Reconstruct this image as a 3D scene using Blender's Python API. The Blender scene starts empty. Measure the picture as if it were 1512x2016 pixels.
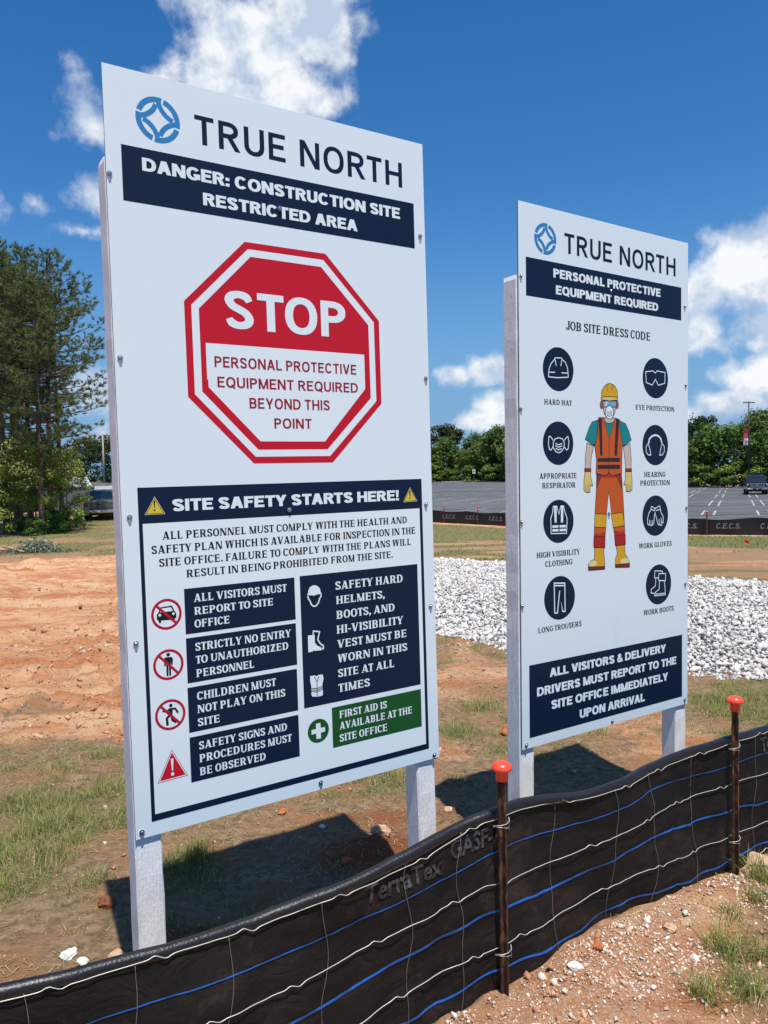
import bpy, math, random
import numpy as np
from mathutils import Matrix, Vector
from mathutils.geometry import delaunay_2d_cdt
random.seed(7); rng = np.random.default_rng(7)
SC = bpy.context.scene
COL = SC.collection
# ------------------------------------------------------------------ camera
PITCH, ROLL = 0.0430, -0.0228
_F = Vector((0, math.cos(PITCH), -math.sin(PITCH)))
_R0 = Vector((1, 0, 0)); _U0 = _R0.cross(_F)
_R = math.cos(ROLL)*_R0 + math.sin(ROLL)*_U0
_U = -math.sin(ROLL)*_R0 + math.cos(ROLL)*_U0
cd = bpy.data.cameras.new('camera'); cam = bpy.data.objects.new('camera', cd); COL.objects.link(cam)
cd.sensor_fit = 'VERTICAL'; cd.sensor_height = 24.0; cd.lens = 24.0*1545.05/2016
cd.clip_start = 0.05; cd.clip_end = 5000
cam.matrix_world = Matrix(((_R[0], _U[0], -_F[0], 0), (_R[1], _U[1], -_F[1], 0), (_R[2], _U[2], -_F[2], 1.75), (0, 0, 0, 1)))
SC.camera = cam
# ------------------------------------------------------------------ sun, sky, exposure
SUNV = Vector((0.418, -0.907, 3.05)).normalized()
ld = bpy.data.lights.new('sun', 'SUN'); ld.energy = 4.9; ld.angle = math.radians(0.53); ld.color = (1.0, 0.95, 0.87)
sun = bpy.data.objects.new('sun', ld); COL.objects.link(sun)
sun.rotation_euler = SUNV.to_track_quat('Z', 'Y').to_euler(); sun.location = (3, -6, 20)
SC.view_settings.view_transform = 'Standard'; SC.view_settings.look = 'None'
SC.view_settings.exposure = 0.28; SC.view_settings.gamma = 1.0; SC.view_settings.use_curve_mapping = False
SC.cycles.max_bounces = 6; SC.cycles.transparent_max_bounces = 6
SC.cycles.diffuse_bounces = 3; SC.cycles.glossy_bounces = 2; SC.cycles.transmission_bounces = 3
world = bpy.data.worlds.new('World'); SC.world = world; world.use_nodes = True
wt = world.node_tree; wt.nodes.clear()
def WN(t, **k):
    n = wt.nodes.new(t)
    for a, b in k.items(): setattr(n, a, b)
    return n
def wmath(op, a, b=None, c=None, clamp=False):
    n = WN('ShaderNodeMath', operation=op); n.use_clamp = clamp
    for i, v in enumerate((a, b, c)):
        if v is None: continue
        if isinstance(v, (int, float)): n.inputs[i].default_value = v
        else: wt.links.new(v, n.inputs[i])
    return n.outputs[0]
def wvec(op, a, b):
    n = WN('ShaderNodeVectorMath', operation=op)
    for i, v in enumerate((a, b)):
        if isinstance(v, (tuple, list)): n.inputs[i].default_value = v
        elif v is not None: wt.links.new(v, n.inputs[i])
    return n
sky = WN('ShaderNodeTexSky', sky_type='NISHITA', sun_disc=False)
sky.sun_elevation = math.radians(71.9); sky.sun_rotation = math.radians(180-24.7)
sky.altitude = 200; sky.air_density = 1.1; sky.dust_density = 0.1; sky.ozone_density = 2.2
hs = WN('ShaderNodeHueSaturation'); hs.inputs['Saturation'].default_value = 1.36
wt.links.new(sky.outputs[0], hs.inputs['Color'])
bg = WN('ShaderNodeBackground'); bg.inputs['Strength'].default_value = 0.094
sx_ = WN('ShaderNodeSeparateXYZ'); tcs = WN('ShaderNodeTexCoord'); wt.links.new(tcs.outputs['Generated'], sx_.inputs[0])
hz = WN('ShaderNodeMapRange', interpolation_type='SMOOTHERSTEP'); wt.links.new(sx_.outputs[2], hz.inputs['Value'])
hz.inputs['From Min'].default_value = -.05; hz.inputs['From Max'].default_value = .34; hz.inputs['To Min'].default_value = .92; hz.inputs['To Max'].default_value = 0
hm = WN('ShaderNodeMix', data_type='RGBA'); wt.links.new(hz.outputs[0], hm.inputs[0]); tn = WN('ShaderNodeMix', data_type='RGBA', blend_type='MULTIPLY'); tn.inputs[0].default_value = 1; wt.links.new(hs.outputs[0], tn.inputs[6]); tn.inputs[7].default_value = (.84, .97, 1.10, 1)
wt.links.new(tn.outputs[2], hm.inputs[6]); hm.inputs[7].default_value = (1.25, 2.85, 5.4, 1)
wt.links.new(hm.outputs[2], bg.inputs['Color'])
tc = WN('ShaderNodeTexCoord'); nrm = wvec('NORMALIZE', tc.outputs['Generated'], None).outputs[0]
# cumulus banks: direction of the centre, horizontal and vertical half width (radians), strength
CLOUDS = [((-.125,.876,.475),.085,.060,1.15), ((-.070,.872,.495),.070,.060,1.15), ((-.095,.90,.435),.065,.045,1.15), ((-.185,.885,.435),.075,.035,1.0),
 ((-.180,.847,.515),.045,.035,.9), ((-.13,.86,.53),.06,.04,.8), ((-.040,.86,.52),.045,.03,.9), ((-.235,.885,.445),.055,.028,1.05), ((-.311,.863,.399),.045,.04,.85), ((-.321,.89,.325),.032,.030,.72), ((-.334,.898,.286),.034,.013,.66),
 ((-.425,.864,.304),.022,.020,.62), ((-.368,.875,.305),.016,.013,.45), ((-.36,.91,.36),.02,.02,.3),
 ((.40,.892,.205),.075,.045,1.05), ((.43,.873,.235),.06,.045,.95), ((.37,.905,.165),.045,.035,.85), ((.45,.89,.165),.08,.035,1.0), ((.345,.91,.19),.05,.04,.8),
 ((.46,.894,.105),.07,.034,1.05), ((.40,.913,.078),.07,.018,.9), ((.35,.92,.07),.08,.018,.75), ((.086,.988,.126),.026,.016,.95), ((.133,.982,.131),.03,.02,1.0),
 ((.15,.986,.092),.03,.018,.9), ((.12,.986,.068),.05,.012,.7), ((-.335,.932,.11),.05,.03,.7), ((-.34,.941,.05),.10,.025,.7), ((-.1,.98,.06),.2,.02,.5), ((.6,.8,.12),.12,.07,1.0), ((-.7,.7,.15),.15,.06,1.0),
 ((.55,.75,.40),.10,.05,.8), ((-.75,.55,.45),.12,.07,.9), ((.7,-.4,.5),.2,.08,.9), ((-.5,-.7,.4),.22,.1,.9), ((.2,-.8,.45),.2,.07,.9), ((.0,.45,.9),.12,.12,.8)]
noi = WN('ShaderNodeTexNoise'); noi.inputs['Scale'].default_value = 11; noi.inputs['Detail'].default_value = 9; noi.inputs['Roughness'].default_value = 0.58
wt.links.new(nrm, noi.inputs['Vector'])
acc = None
for c, rx, rz, w in CLOUDS:
    v = Vector(c).normalized()
    d = wvec('SUBTRACT', nrm, tuple(v)).outputs[0]
    d = wvec('MULTIPLY', d, (1/rx, 1/rx, 1/rz)).outputs[0]
    l = wvec('LENGTH', d, None).outputs['Value']
    m = wmath('MULTIPLY_ADD', l, -w*0.8, w)
    acc = m if acc is None else wmath('SMOOTH_MAX', acc, m, .12)
acc = wmath('MAXIMUM', acc, -0.45)
dens = wmath('MULTIPLY_ADD', noi.outputs['Fac'], 2.9, -1.55)
dens = wmath('ADD', dens, acc)
mr = WN('ShaderNodeMapRange', interpolation_type='SMOOTHSTEP'); mr.inputs['From Min'].default_value = 0.0; mr.inputs['From Max'].default_value = 0.62
wt.links.new(dens, mr.inputs['Value'])
up = wvec('ADD', nrm, (0.010, -0.012, 0.040)).outputs[0]
noi2 = WN('ShaderNodeTexNoise'); noi2.inputs['Scale'].default_value = 12; noi2.inputs['Detail'].default_value = 5; noi2.inputs['Roughness'].default_value = 0.6
wt.links.new(up, noi2.inputs['Vector'])
noi3 = WN('ShaderNodeTexNoise'); noi3.inputs['Scale'].default_value = 12; noi3.inputs['Detail'].default_value = 5; noi3.inputs['Roughness'].default_value = 0.6
wt.links.new(nrm, noi3.inputs['Vector'])
lit = wmath('SUBTRACT', noi3.outputs['Fac'], noi2.outputs['Fac'])
lit = wmath('MULTIPLY_ADD', lit, 5.2, 0.54)
thick = wmath('MULTIPLY_ADD', dens, -0.22, 0.16)
lit = wmath('ADD', lit, thick, clamp=True)
cm = WN('ShaderNodeMix', data_type='RGBA'); cm.inputs[6].default_value = (0.50, 0.60, 0.76, 1); cm.inputs[7].default_value = (0.93, 0.95, 0.97, 1)
wt.links.new(lit, cm.inputs[0])
bgc = WN('ShaderNodeBackground'); bgc.inputs['Strength'].default_value = 0.86
wt.links.new(cm.outputs[2], bgc.inputs['Color'])
fac = wmath('MULTIPLY', mr.outputs[0], 0.97)
mx = WN('ShaderNodeMixShader'); wt.links.new(fac, mx.inputs[0]); wt.links.new(bg.outputs[0], mx.inputs[1]); wt.links.new(bgc.outputs[0], mx.inputs[2])
wo = WN('ShaderNodeOutputWorld'); wt.links.new(mx.outputs[0], wo.inputs[0])
world.cycles.sampling_method = 'MANUAL'; world.cycles.sample_map_resolution = 512

# ------------------------------------------------------------------ helpers
def new_mesh(name, V, F, mat=None, smooth=False, cols=None, matidx=None):
    """V (n,3) array, F (m,k) int array or list of tuples"""
    me = bpy.data.meshes.new(name)
    if isinstance(F, np.ndarray):
        V = np.asarray(V, np.float32); n, k = F.shape
        me.vertices.add(len(V)); me.vertices.foreach_set('co', V.ravel())
        me.loops.add(n*k); me.loops.foreach_set('vertex_index', F.astype(np.int32).ravel())
        me.polygons.add(n); me.polygons.foreach_set('loop_start', np.arange(0, n*k, k, dtype=np.int32))
        me.polygons.foreach_set('loop_total', np.full(n, k, np.int32))
        me.update(calc_edges=True)
    else:
        me.from_pydata([tuple(map(float, v)) for v in V], [], [tuple(int(i) for i in f) for f in F]); me.update()
    if smooth: me.polygons.foreach_set('use_smooth', np.ones(len(me.polygons), bool))
    if cols is not None:
        a = me.color_attributes.new('tint', 'FLOAT_COLOR', 'POINT'); a.data.foreach_set('color', np.asarray(cols, np.float32).ravel())
    if mat is not None:
        for m in (mat if isinstance(mat, (list, tuple)) else [mat]): me.materials.append(m)
    if matidx is not None: me.polygons.foreach_set('material_index', np.asarray(matidx, np.int32))
    return me
def link(name, me, parent=None, loc=None, rotz=None):
    o = bpy.data.objects.new(name, me); COL.objects.link(o)
    if parent: o.parent = parent
    if loc is not None: o.location = loc
    if rotz is not None: o.rotation_euler = (0, 0, rotz)
    return o
def tag(o, label=None, cat=None, group=None, kind=None):
    if label: o['label'] = label
    if cat: o['category'] = cat
    if group: o['group'] = group
    if kind: o['kind'] = kind
    return o
def empty(name, loc, rotz=0): 
    o = bpy.data.objects.new(name, None); COL.objects.link(o); o.location = loc; o.rotation_euler = (0, 0, rotz); o.empty_display_size = .2
    return o
def dup(root):
    r = root.copy(); COL.objects.link(r)
    for ch in list(root.children):
        c = ch.copy(); COL.objects.link(c); c.parent = r
        for g in list(ch.children):
            d = g.copy(); COL.objects.link(d); d.parent = c
    return r
class MB:
    def __init__(s): s.v = []; s.f = []; s.mi = []; s.m = 0
    def add(s, V, F):
        o = len(s.v); s.v += [tuple(x) for x in V]; s.f += [tuple(o+i for i in f) for f in F]; s.mi += [s.m]*len(F)
    def box(s, x0, x1, y0, y1, z0, z1, b=0.0):
        if b <= 0:
            V = [(x, y, z) for z in (z0, z1) for y in (y0, y1) for x in (x0, x1)]
            s.add(V, [(0,2,3,1),(4,5,7,6),(0,1,5,4),(2,6,7,3),(0,4,6,2),(1,3,7,5)])
        else:
            pts = [(x0+b,y0),(x1-b,y0),(x1,y0+b),(x1,y1-b),(x1-b,y1),(x0+b,y1),(x0,y1-b),(x0,y0+b)]
            ins = lambda k: [(min(max(x, x0+k), x1-k), min(max(y, y0+k), y1-k)) for x, y in pts]
            V = [(x, y, z0) for x, y in ins(b)]+[(x, y, z0+b) for x, y in pts]+[(x, y, z1-b) for x, y in pts]+[(x, y, z1) for x, y in ins(b)]
            F = [tuple(range(7, -1, -1)), tuple(range(24, 32))]
            for r in range(3):
                for i in range(8): F.append((r*8+i, r*8+(i+1) % 8, r*8+8+(i+1) % 8, r*8+8+i))
            s.add(V, F)
    def prism(s, prof, y0, y1, axis='y'):
        n = len(prof)
        V = [(a, y0, c) for a, c in prof]+[(a, y1, c) for a, c in prof]
        if axis == 'x': V = [(y, a, c) for a, y, c in V]
        s.add(V, [tuple(range(n)), tuple(range(2*n-1, n-1, -1))]+[(i, i+n, (i+1) % n+n, (i+1) % n) for i in range(n)])
    def tube(s, pts, r, n=8, caps=True):
        pts = [Vector(p) for p in pts]; o = len(s.v); rr = r if isinstance(r, (list, tuple)) else [r]*len(pts)
        up = Vector((0, 0, 1)); V = []
        for i, p in enumerate(pts):
            t = (pts[min(i+1, len(pts)-1)]-pts[max(i-1, 0)]).normalized()
            a = t.cross(up)
            if a.length < 1e-3: a = t.cross(Vector((1, 0, 0)))
            a.normalize(); b = t.cross(a)
            V += [p+(a*math.cos(2*math.pi*k/n)+b*math.sin(2*math.pi*k/n))*rr[i] for k in range(n)]
        F = [(i*n+k, i*n+(k+1) % n, (i+1)*n+(k+1) % n, (i+1)*n+k) for i in range(len(pts)-1) for k in range(n)]
        if caps: F += [tuple(range(n-1, -1, -1)), tuple(range((len(pts)-1)*n, len(pts)*n))]
        s.add(V, F)
    def lathe(s, prof, c=(0, 0, 0), n=20, axis='z'):
        V = []
        for r, z in prof:
            for k in range(n):
                a = 2*math.pi*k/n; p = (r*math.cos(a), r*math.sin(a), z)
                if axis == 'y': p = (p[0], p[2], p[1])
                if axis == 'x': p = (p[2], p[0], p[1])
                V.append((p[0]+c[0], p[1]+c[1], p[2]+c[2]))
        F = [(i*n+k, i*n+(k+1) % n, (i+1)*n+(k+1) % n, (i+1)*n+k) for i in range(len(prof)-1) for k in range(n)]
        F += [tuple(range(n-1, -1, -1)), tuple(range((len(prof)-1)*n, len(prof)*n))]
        s.add(V, F)
    def build(s, name, mat, parent=None, smooth=False):
        me = new_mesh(name, s.v, s.f, mat, smooth=smooth, matidx=s.mi)
        return link(name, me, parent)
def mat(name, col=(.5, .5, .5), rough=.6, metal=0.0, coat=0.0, spec=.5, emit=None):
    m = bpy.data.materials.new(name); m.use_nodes = True
    b = m.node_tree.nodes['Principled BSDF']
    b.inputs['Base Color'].default_value = (*col, 1); b.inputs['Roughness'].default_value = rough; b.inputs['Metallic'].default_value = metal
    b.inputs['Coat Weight'].default_value = coat; b.inputs['Specular IOR Level'].default_value = spec
    return m
class NT:
    """small node helper"""
    def __init__(s, m): s.m = m; s.t = m.node_tree; s.b = s.t.nodes['Principled BSDF']
    def n(s, t, **k):
        n = s.t.nodes.new(t)
        for a, b in k.items(): setattr(n, a, b)
        return n
    def set(s, n, i, v):
        if v is None: return
        if hasattr(v, 'is_linked'): s.t.links.new(v, n.inputs[i])
        else: n.inputs[i].default_value = v
    def coord(s, kind='Object', scale=(1, 1, 1), rot=(0, 0, 0)):
        c = s.n('ShaderNodeTexCoord'); mp = s.n('ShaderNodeMapping'); s.t.links.new(c.outputs[kind], mp.inputs[0])
        mp.inputs['Scale'].default_value = scale; mp.inputs['Rotation'].default_value = rot
        return mp.outputs[0]
    def noise(s, vec, scale, detail=5, rough=.55, dist=0.0):
        n = s.n('ShaderNodeTexNoise'); s.set(n, 'Vector', vec); n.inputs['Scale'].default_value = scale; n.inputs['Detail'].default_value = detail
        n.inputs['Roughness'].default_value = rough; n.inputs['Distortion'].default_value = dist
        return n.outputs['Fac']
    def voro(s, vec, scale, feature='F1', out='Distance'):
        n = s.n('ShaderNodeTexVoronoi', feature=feature); s.set(n, 'Vector', vec); n.inputs['Scale'].default_value = scale
        return n.outputs[out]
    def math(s, op, a, b=None, c=None, clamp=False):
        n = s.n('ShaderNodeMath', operation=op); n.use_clamp = clamp
        for i, v in enumerate((a, b, c)): s.set(n, i, v)
        return n.outputs[0]
    def ramp(s, v, lo, hi, a=0.0, b=1.0, smooth=True):
        n = s.n('ShaderNodeMapRange', interpolation_type='SMOOTHSTEP' if smooth else 'LINEAR'); s.set(n, 'Value', v)
        n.inputs['From Min'].default_value = lo; n.inputs['From Max'].default_value = hi
        n.inputs['To Min'].default_value = a; n.inputs['To Max'].default_value = b
        return n.outputs[0]
    def mix(s, f, a, b, mode='MIX'):
        n = s.n('ShaderNodeMix', data_type='RGBA', blend_type=mode); s.set(n, 0, f)
        for i, v in ((6, a), (7, b)): s.set(n, i, (*v, 1) if isinstance(v, tuple) and len(v) == 3 else v)
        return n.outputs[2]
    def bump(s, h, strength=.3, dist=.01):
        n = s.n('ShaderNodeBump'); n.inputs['Strength'].default_value = strength; n.inputs['Distance'].default_value = dist; s.set(n, 'Height', h)
        s.t.links.new(n.outputs[0], s.b.inputs['Normal'])
    def color(s, v): s.set(s.b, 'Base Color', v)
    def attr(s, name='tint'): 
        n = s.n('ShaderNodeAttribute', attribute_name=name); return n
# value noise in numpy
def _hash(ix, iy, seed):
    h = (ix.astype(np.int64)*374761393+iy.astype(np.int64)*668265263+seed*982451653) & 0xffffffff
    h = ((h ^ (h >> 13))*1274126177) & 0xffffffff
    return ((h ^ (h >> 16)) & 0xffff)/65535.0
def vnoise(x, y, seed=0):
    ix = np.floor(x); iy = np.floor(y); fx = x-ix; fy = y-iy; fx = fx*fx*(3-2*fx); fy = fy*fy*(3-2*fy)
    a = _hash(ix, iy, seed); b = _hash(ix+1, iy, seed); c = _hash(ix, iy+1, seed); d = _hash(ix+1, iy+1, seed)
    return (a*(1-fx)+b*fx)*(1-fy)+(c*(1-fx)+d*fx)*fy
def fbm(x, y, seed=0, oct=4, g=.5):
    s = 0; a = 1; t = 0
    for i in range(oct): s = s+a*vnoise(x*2**i+17*i, y*2**i-9*i, seed+i); t += a; a *= g
    return s/t
def sstep(a, b, x): t = np.clip((x-a)/(b-a), 0, 1); return t*t*(3-2*t)
# ------------------------------------------------------------------ lettering: two drawn capital alphabets (sans and slab serif)
def _rect(x0, y0, x1, y1): return [(x0, y0), (x1, y0), (x1, y1), (x0, y1)]
def _ring(cx, cy, rx, ry, a0, a1, s, t, n=14, p=2.25):
    out = []; P = []
    for i in range(n+1):
        a = math.radians(a0+(a1-a0)*i/n); c, q = math.cos(a), math.sin(a)
        f = (abs(c)**p+abs(q)**p)**(-1/p)
        P.append(((cx+rx*c*f, cy+ry*q*f), (cx+(rx-s)*c*f, cy+(ry-t)*q*f)))
    for (o0, i0), (o1, i1) in zip(P, P[1:]): out.append([o0, o1, i1, i0])
    return out
def _stroke(pts, w, closed=False, cap=0.0):
    """polyline with mitred joins -> quads; w number or list"""
    n = len(pts); ws = w if isinstance(w, (list, tuple)) else [w]*n; L = []; Rr = []
    for i in range(n):
        p = pts[i]
        a = pts[(i-1) % n] if (closed or i > 0) else None
        b = pts[(i+1) % n] if (closed or i < n-1) else None
        def dn(u, v):
            dx, dy = v[0]-u[0], v[1]-u[1]; l = math.hypot(dx, dy) or 1e-9; return dx/l, dy/l
        d1 = dn(a, p) if a else dn(p, b); d2 = dn(p, b) if b else dn(a, p)
        nx, ny = -(d1[1]+d2[1]), d1[0]+d2[0]; l = math.hypot(nx, ny)
        if l < .35: nx, ny, l = -d2[1], d2[0], 1.0
        nx /= l; ny /= l; k = 1/max(.55, (-d2[1]*nx+d2[0]*ny)); h = ws[i]/2*k
        L.append((p[0]+nx*h, p[1]+ny*h)); Rr.append((p[0]-nx*h, p[1]-ny*h))
    m = n if closed else n-1
    return [[L[i], L[(i+1) % n], Rr[(i+1) % n], Rr[i]] for i in range(m)]
def _cat(pts, k=4):
    out = []; n = len(pts)
    for i in range(n-1):
        p0 = pts[max(i-1, 0)]; p1 = pts[i]; p2 = pts[i+1]; p3 = pts[min(i+2, n-1)]
        for j in range(k):
            t = j/k
            out.append(tuple(.5*(2*b+(-a+c)*t+(2*a-5*b+4*c-d)*t*t+(-a+3*b-3*c+d)*t**3) for a, b, c, d in zip(p0, p1, p2, p3)))
    return out+[pts[-1]]
def _S(w, s, t):
    hx = w/2; a = s/2; b = t/2; m = (s+t)/2*1.02
    P = [(w-a*.9, .735), (hx+ (hx-a)*.72, 1-b-.055), (hx, 1-b), (hx-(hx-a)*.74, 1-b-.05), (a, .745), (a+(hx-a)*.35, .60), (hx, .515), (w-a-(hx-a)*.33, .42), (w-a, .27), (hx+(hx-a)*.74, b+.05), (hx, b), (hx-(hx-a)*.74, b+.055), (a*.9, .265)]
    W = [s*.78, (s*.6+t*.45), t, (s*.55+t*.5), s, m, m*1.0, m, s, (s*.55+t*.5), t, (s*.6+t*.45), s*.78]
    P2 = _cat(P, 3); W2 = [q[0] for q in _cat([(x, 0) for x in W], 3)]
    return _stroke(P2, W2)
WID = dict(A=.76, B=.66, C=.74, D=.74, E=.60, F=.56, G=.78, H=.72, I=0, J=.50, K=.74, L=.56, M=.86, N=.74, O=.80, P=.64, Q=.80, R=.70, S=.64, T=.62, U=.70, V=.74, W=1.06, X=.74, Y=.72, Z=.62)
GC = {}
def glyph(ch, st):
    key = (ch, st)
    if key in GC: return GC[key]
    s, t, serif, wk, kx = {'n': (.172, .15, 0, 1.0, 0), 's': (.205, .185, 0, 1.02, 0), 'b': (.305, .215, 0, 1.24, 0), 'm': (.178, .16, 0, 1.08, 0), 'f': (.235, .115, 1, 1.03, 0)}[st]
    P = []; A = P.append
    w = WID.get(ch, .5)*wk + (s-.14)*.45
    if ch == 'I': w = s
    sv = .065 if serif else 0; e = .075   # serif height, overhang
    def ser(x0, x1, y, dn=1):
        if serif: A(_rect(x0-e, 0 if y == 0 else 1-sv, x1+e, sv if y == 0 else 1))
    def stem(x, y0=0., y1=1., wd=None, sb=1, stp=1):
        wd = wd or s; A(_rect(x, y0, x+wd, y1))
        if sb and y0 == 0: ser(x, x+wd, 0)
        if stp and y1 == 1: ser(x, x+wd, 1)
    def tick(x, y0, y1, wd=.06):
        if serif: A(_rect(x-wd, min(y0, y1), x, max(y0, y1)))
    def dg(x0, x1, wd, y0=0., y1=1.): A([(x0, y0), (x0+wd, y0), (x1+wd, y1), (x1, y1)])
    r = .5
    if ch == 'A':
        a = t*1.1 if serif else s*1.08; b = s*1.1
        A([(0, 0), (a, 0), (w/2+a*.4, 1), (w/2-a*.6, 1)]); A([(w-b, 0), (w, 0), (w/2+b*.55, 1), (w/2-b*.55, 1)]); A(_rect(w*.2, .22, w*.8, .22+t))
        ser(0, a, 0); ser(w-b, w, 0)
    elif ch == 'B':
        stem(0); rt = .5*(1+t)/2+.0
        A(_rect(0, 1-t, w*.55, 1)); A(_rect(0, .5-t/2+.02, w*.58, .5+t/2+.02)); A(_rect(0, 0, w*.58, t))
        h1 = (1-(.5-t/2+.02))/2; P.extend(_ring(w*.5, 1-h1, w*.46, h1, -90, 90, s, t, 10)); h2 = (.5+t/2+.02)/2; P.extend(_ring(w*.52, h2, w*.48, h2, -90, 90, s, t, 10))
        ser(0, s, 0); 
    elif ch in 'CG':
        P.extend(_ring(w/2, .5, w/2, .5+.012, 38, 322 if ch == 'C' else 335, s, t, 22))
        if serif: tick(w*.97, .68, .97, .06)
        if ch == 'G':
            g = s*.9 if not serif else s; A(_rect(w-g, .08 if not serif else .1, w, .50)); A(_rect(w*.52 if not serif else w*.6, .5-t*(1 if not serif else .8), w+(e if serif else 0), .5))
        elif serif: tick(w*.97, .06, .26, .03)
    elif ch == 'D':
        stem(0); A(_rect(0, 1-t, w*.45, 1)); A(_rect(0, 0, w*.45, t)); P.extend(_ring(w*.42, .5, w*.58, .5, -90, 90, s, t, 16))
    elif ch in 'EF':
        stem(0); A(_rect(0, 1-t, w, 1)); A(_rect(0, .5-t/2+.02, w*.9, .5+t/2+.02))
        if ch == 'E': A(_rect(0, 0, w, t)); tick(w, 0, .25)
        tick(w, .77, 1); tick(w*.9, .40, .64, .05)
    elif ch == 'H': stem(0); stem(w-s); A(_rect(0, .5-t/2+.01, w, .5+t/2+.01))
    elif ch == 'I': stem(0)
    elif ch == 'J':
        stem(w-s, .26, 1); P.extend(_ring(w/2-.02, .27, w/2+.02, .27+.012, 180, 360, s, t, 10)); 
    elif ch == 'K':
        stem(0); b = s*1.15; A([(s*.7, .36), (s*.7, .36+t*1.6), (w-(t*1.2 if serif else b), 1), (w, 1)]); A([(s*1.1, .52), (s*1.1+b*.9, .66), (w, 0), (w-b, 0)])
        if serif: ser(w-.2, w-.06, 1); ser(w-b, w-.04, 0)
    elif ch == 'L': stem(0); A(_rect(0, 0, w, t)); tick(w, 0, .27)
    elif ch == 'M':
        a = t*1.1 if serif else s; stem(0, wd=a); stem(w-s); b = s*1.0
        A([(0, 1), (b*1.05, 1), (w/2+b*.45, 0.0), (w/2-b*.45, 0)]); A([(w, 1), (w-(a if serif else b*1.05), 1), (w/2-a*.35, 0), (w/2+a*.45, 0)])
    elif ch == 'N':
        a = t*1.1 if serif else s; stem(0, wd=a); stem(w-a, wd=a, sb=0); A([(0, 1), (s*1.15, 1), (w, 0), (w-s*1.15, 0)])
    elif ch in 'OQ':
        P.extend(_ring(w/2, .5, w/2, .512, 0, 360, s, t, 30))
        if ch == 'Q': A([(w*.5, .25), (w*.68, .30), (w*1.02, -.08), (w*.78, -.08)])
    elif ch in 'PR':
        stem(0); h = (1-.40)/2 if ch == 'P' else (1-.42)/2
        A(_rect(0, 1-t, w*.5, 1)); A(_rect(0, 1-2*h, w*.5, 1-2*h+t)); P.extend(_ring(w*.46, 1-h, (w if ch == 'P' else w*.94)-w*.46, h, -90, 90, s, t, 12))
        if ch == 'R': b = s*1.15; A([(w*.38, .46), (w*.38+b, .46), (w+.02, 0), (w+.02-b, 0)]); 
        if ch == 'R' and serif: A(_rect(w-b*.6, 0, w+e, sv))
    elif ch == 'S':
        P.extend(_S(w, s, t))
        if serif: tick(w*.93, .70, .96, .05); tick(.09, .04, .30, .05)
    elif ch == 'T':
        stem(w/2-s/2, stp=0); A(_rect(0, 1-t, w, 1)); tick(.06, .76, 1); tick(w, .76, 1)
    elif ch == 'U':
        a = t*1.1 if serif else s; stem(0, .36, 1); stem(w-a, .36, 1, wd=a)
        P.extend(_ring(w/2, .37, w/2, .382, 180, 360, (s+a)/2, t, 14)); 
    elif ch in 'VY':
        a = s*1.1; b = t*1.1 if serif else s*1.08
        y0 = 0 if ch == 'V' else .40
        A([(0, 1), (a, 1), (w/2+a*.45, y0), (w/2-a*.55, y0)]); A([(w, 1), (w-b, 1), (w/2-b*.45, y0), (w/2+b*.55, y0)])
        if ch == 'Y': stem(w/2-s/2, 0, .47)
        ser(0, a, 1); ser(w-b, w, 1)
    elif ch == 'W':
        a = s*1.05; b = t*1.1 if serif else s*1.0; h = w/2+.02
        for o in (0, w-h): A([(o, 1), (o+a, 1), (o+h/2+a*.45, 0), (o+h/2-a*.5, 0)]); A([(o+h, 1), (o+h-b, 1), (o+h/2-b*.45, 0), (o+h/2+b*.5, 0)])
        ser(0, a, 1); ser(w-b, w, 1); ser(w-h, w-h+a, 1)
    elif ch == 'X': dg(0, w-s*1.2, s*1.2); A([(0, 1), (s*1.2, 1), (w, 0), (w-s*1.2, 0)])
    elif ch == 'Z':
        A(_rect(0, 1-t, w, 1)); A(_rect(0, 0, w, t)); A([(0, t*.6), (s*1.3, t*.6), (w, 1-t*.6), (w-s*1.3, 1-t*.6)]); tick(w, 0, .26); tick(.06, .76, 1)
    elif ch == '!':
        w = s*1.05; A([(0, 1), (w, 1), (w*.8, .30), (w*.2, .30)]); A(_rect(0, 0, w, .21))
    elif ch == ':': w = s; A(_rect(0, 0, w, .24)); A(_rect(0, .46, w, .70))
    elif ch in '.,':
        w = s*1.05; A(_rect(0, 0, w, .2))
        if ch == ',': A([(w*.35, 0), (w, 0), (w*.45, -.2), (w*.1, -.2)])
    elif ch == '-': w = .36; A(_rect(0, .32, w, .32+t*1.15))
    elif ch == '&':
        w = .86; a = s*.95
        P.extend(_stroke(_cat([(.86, .02), (.60, .30), (.34, .62), (.24, .80), (.40, .91), (.54, .79), (.44, .64), (.20, .46), (.13, .26), (.26, .10), (.46, .10), (.64, .26), (.74, .48)], 4), a*.86))
    else: w = .3
    pre = (e if serif else 0); post = pre
    if ch in 'OCGQSJT!:.,-&': pre = post = 0.0 if not serif else .0
    if not P: r_ = ([], [], w)
    else:
        # union of the pieces into one flat clean mesh
        V = []; F = []
        for p in P:
            ar = sum(p[i][0]*p[(i+1) % len(p)][1]-p[(i+1) % len(p)][0]*p[i][1] for i in range(len(p)))
            if abs(ar) < 1e-7: continue
            if ar < 0: p = p[::-1]
            F.append(list(range(len(V), len(V)+len(p)))); V += p
        ov, oe, of, _, _, og = delaunay_2d_cdt([Vector(v) for v in V], [], F, 1, 1e-5)
        r_ = ([(v[0]+pre, v[1]) for v in ov], [tuple(f) for f, g in zip(of, og) if g], w+pre+post)
    GC[key] = r_; return r_
KERN = ('AT', 'TA', 'AV', 'VA', 'AY', 'YA', 'TO', 'PA', 'FA', 'LY', 'LT', 'TY', 'RT', 'OY', 'RY')
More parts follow.
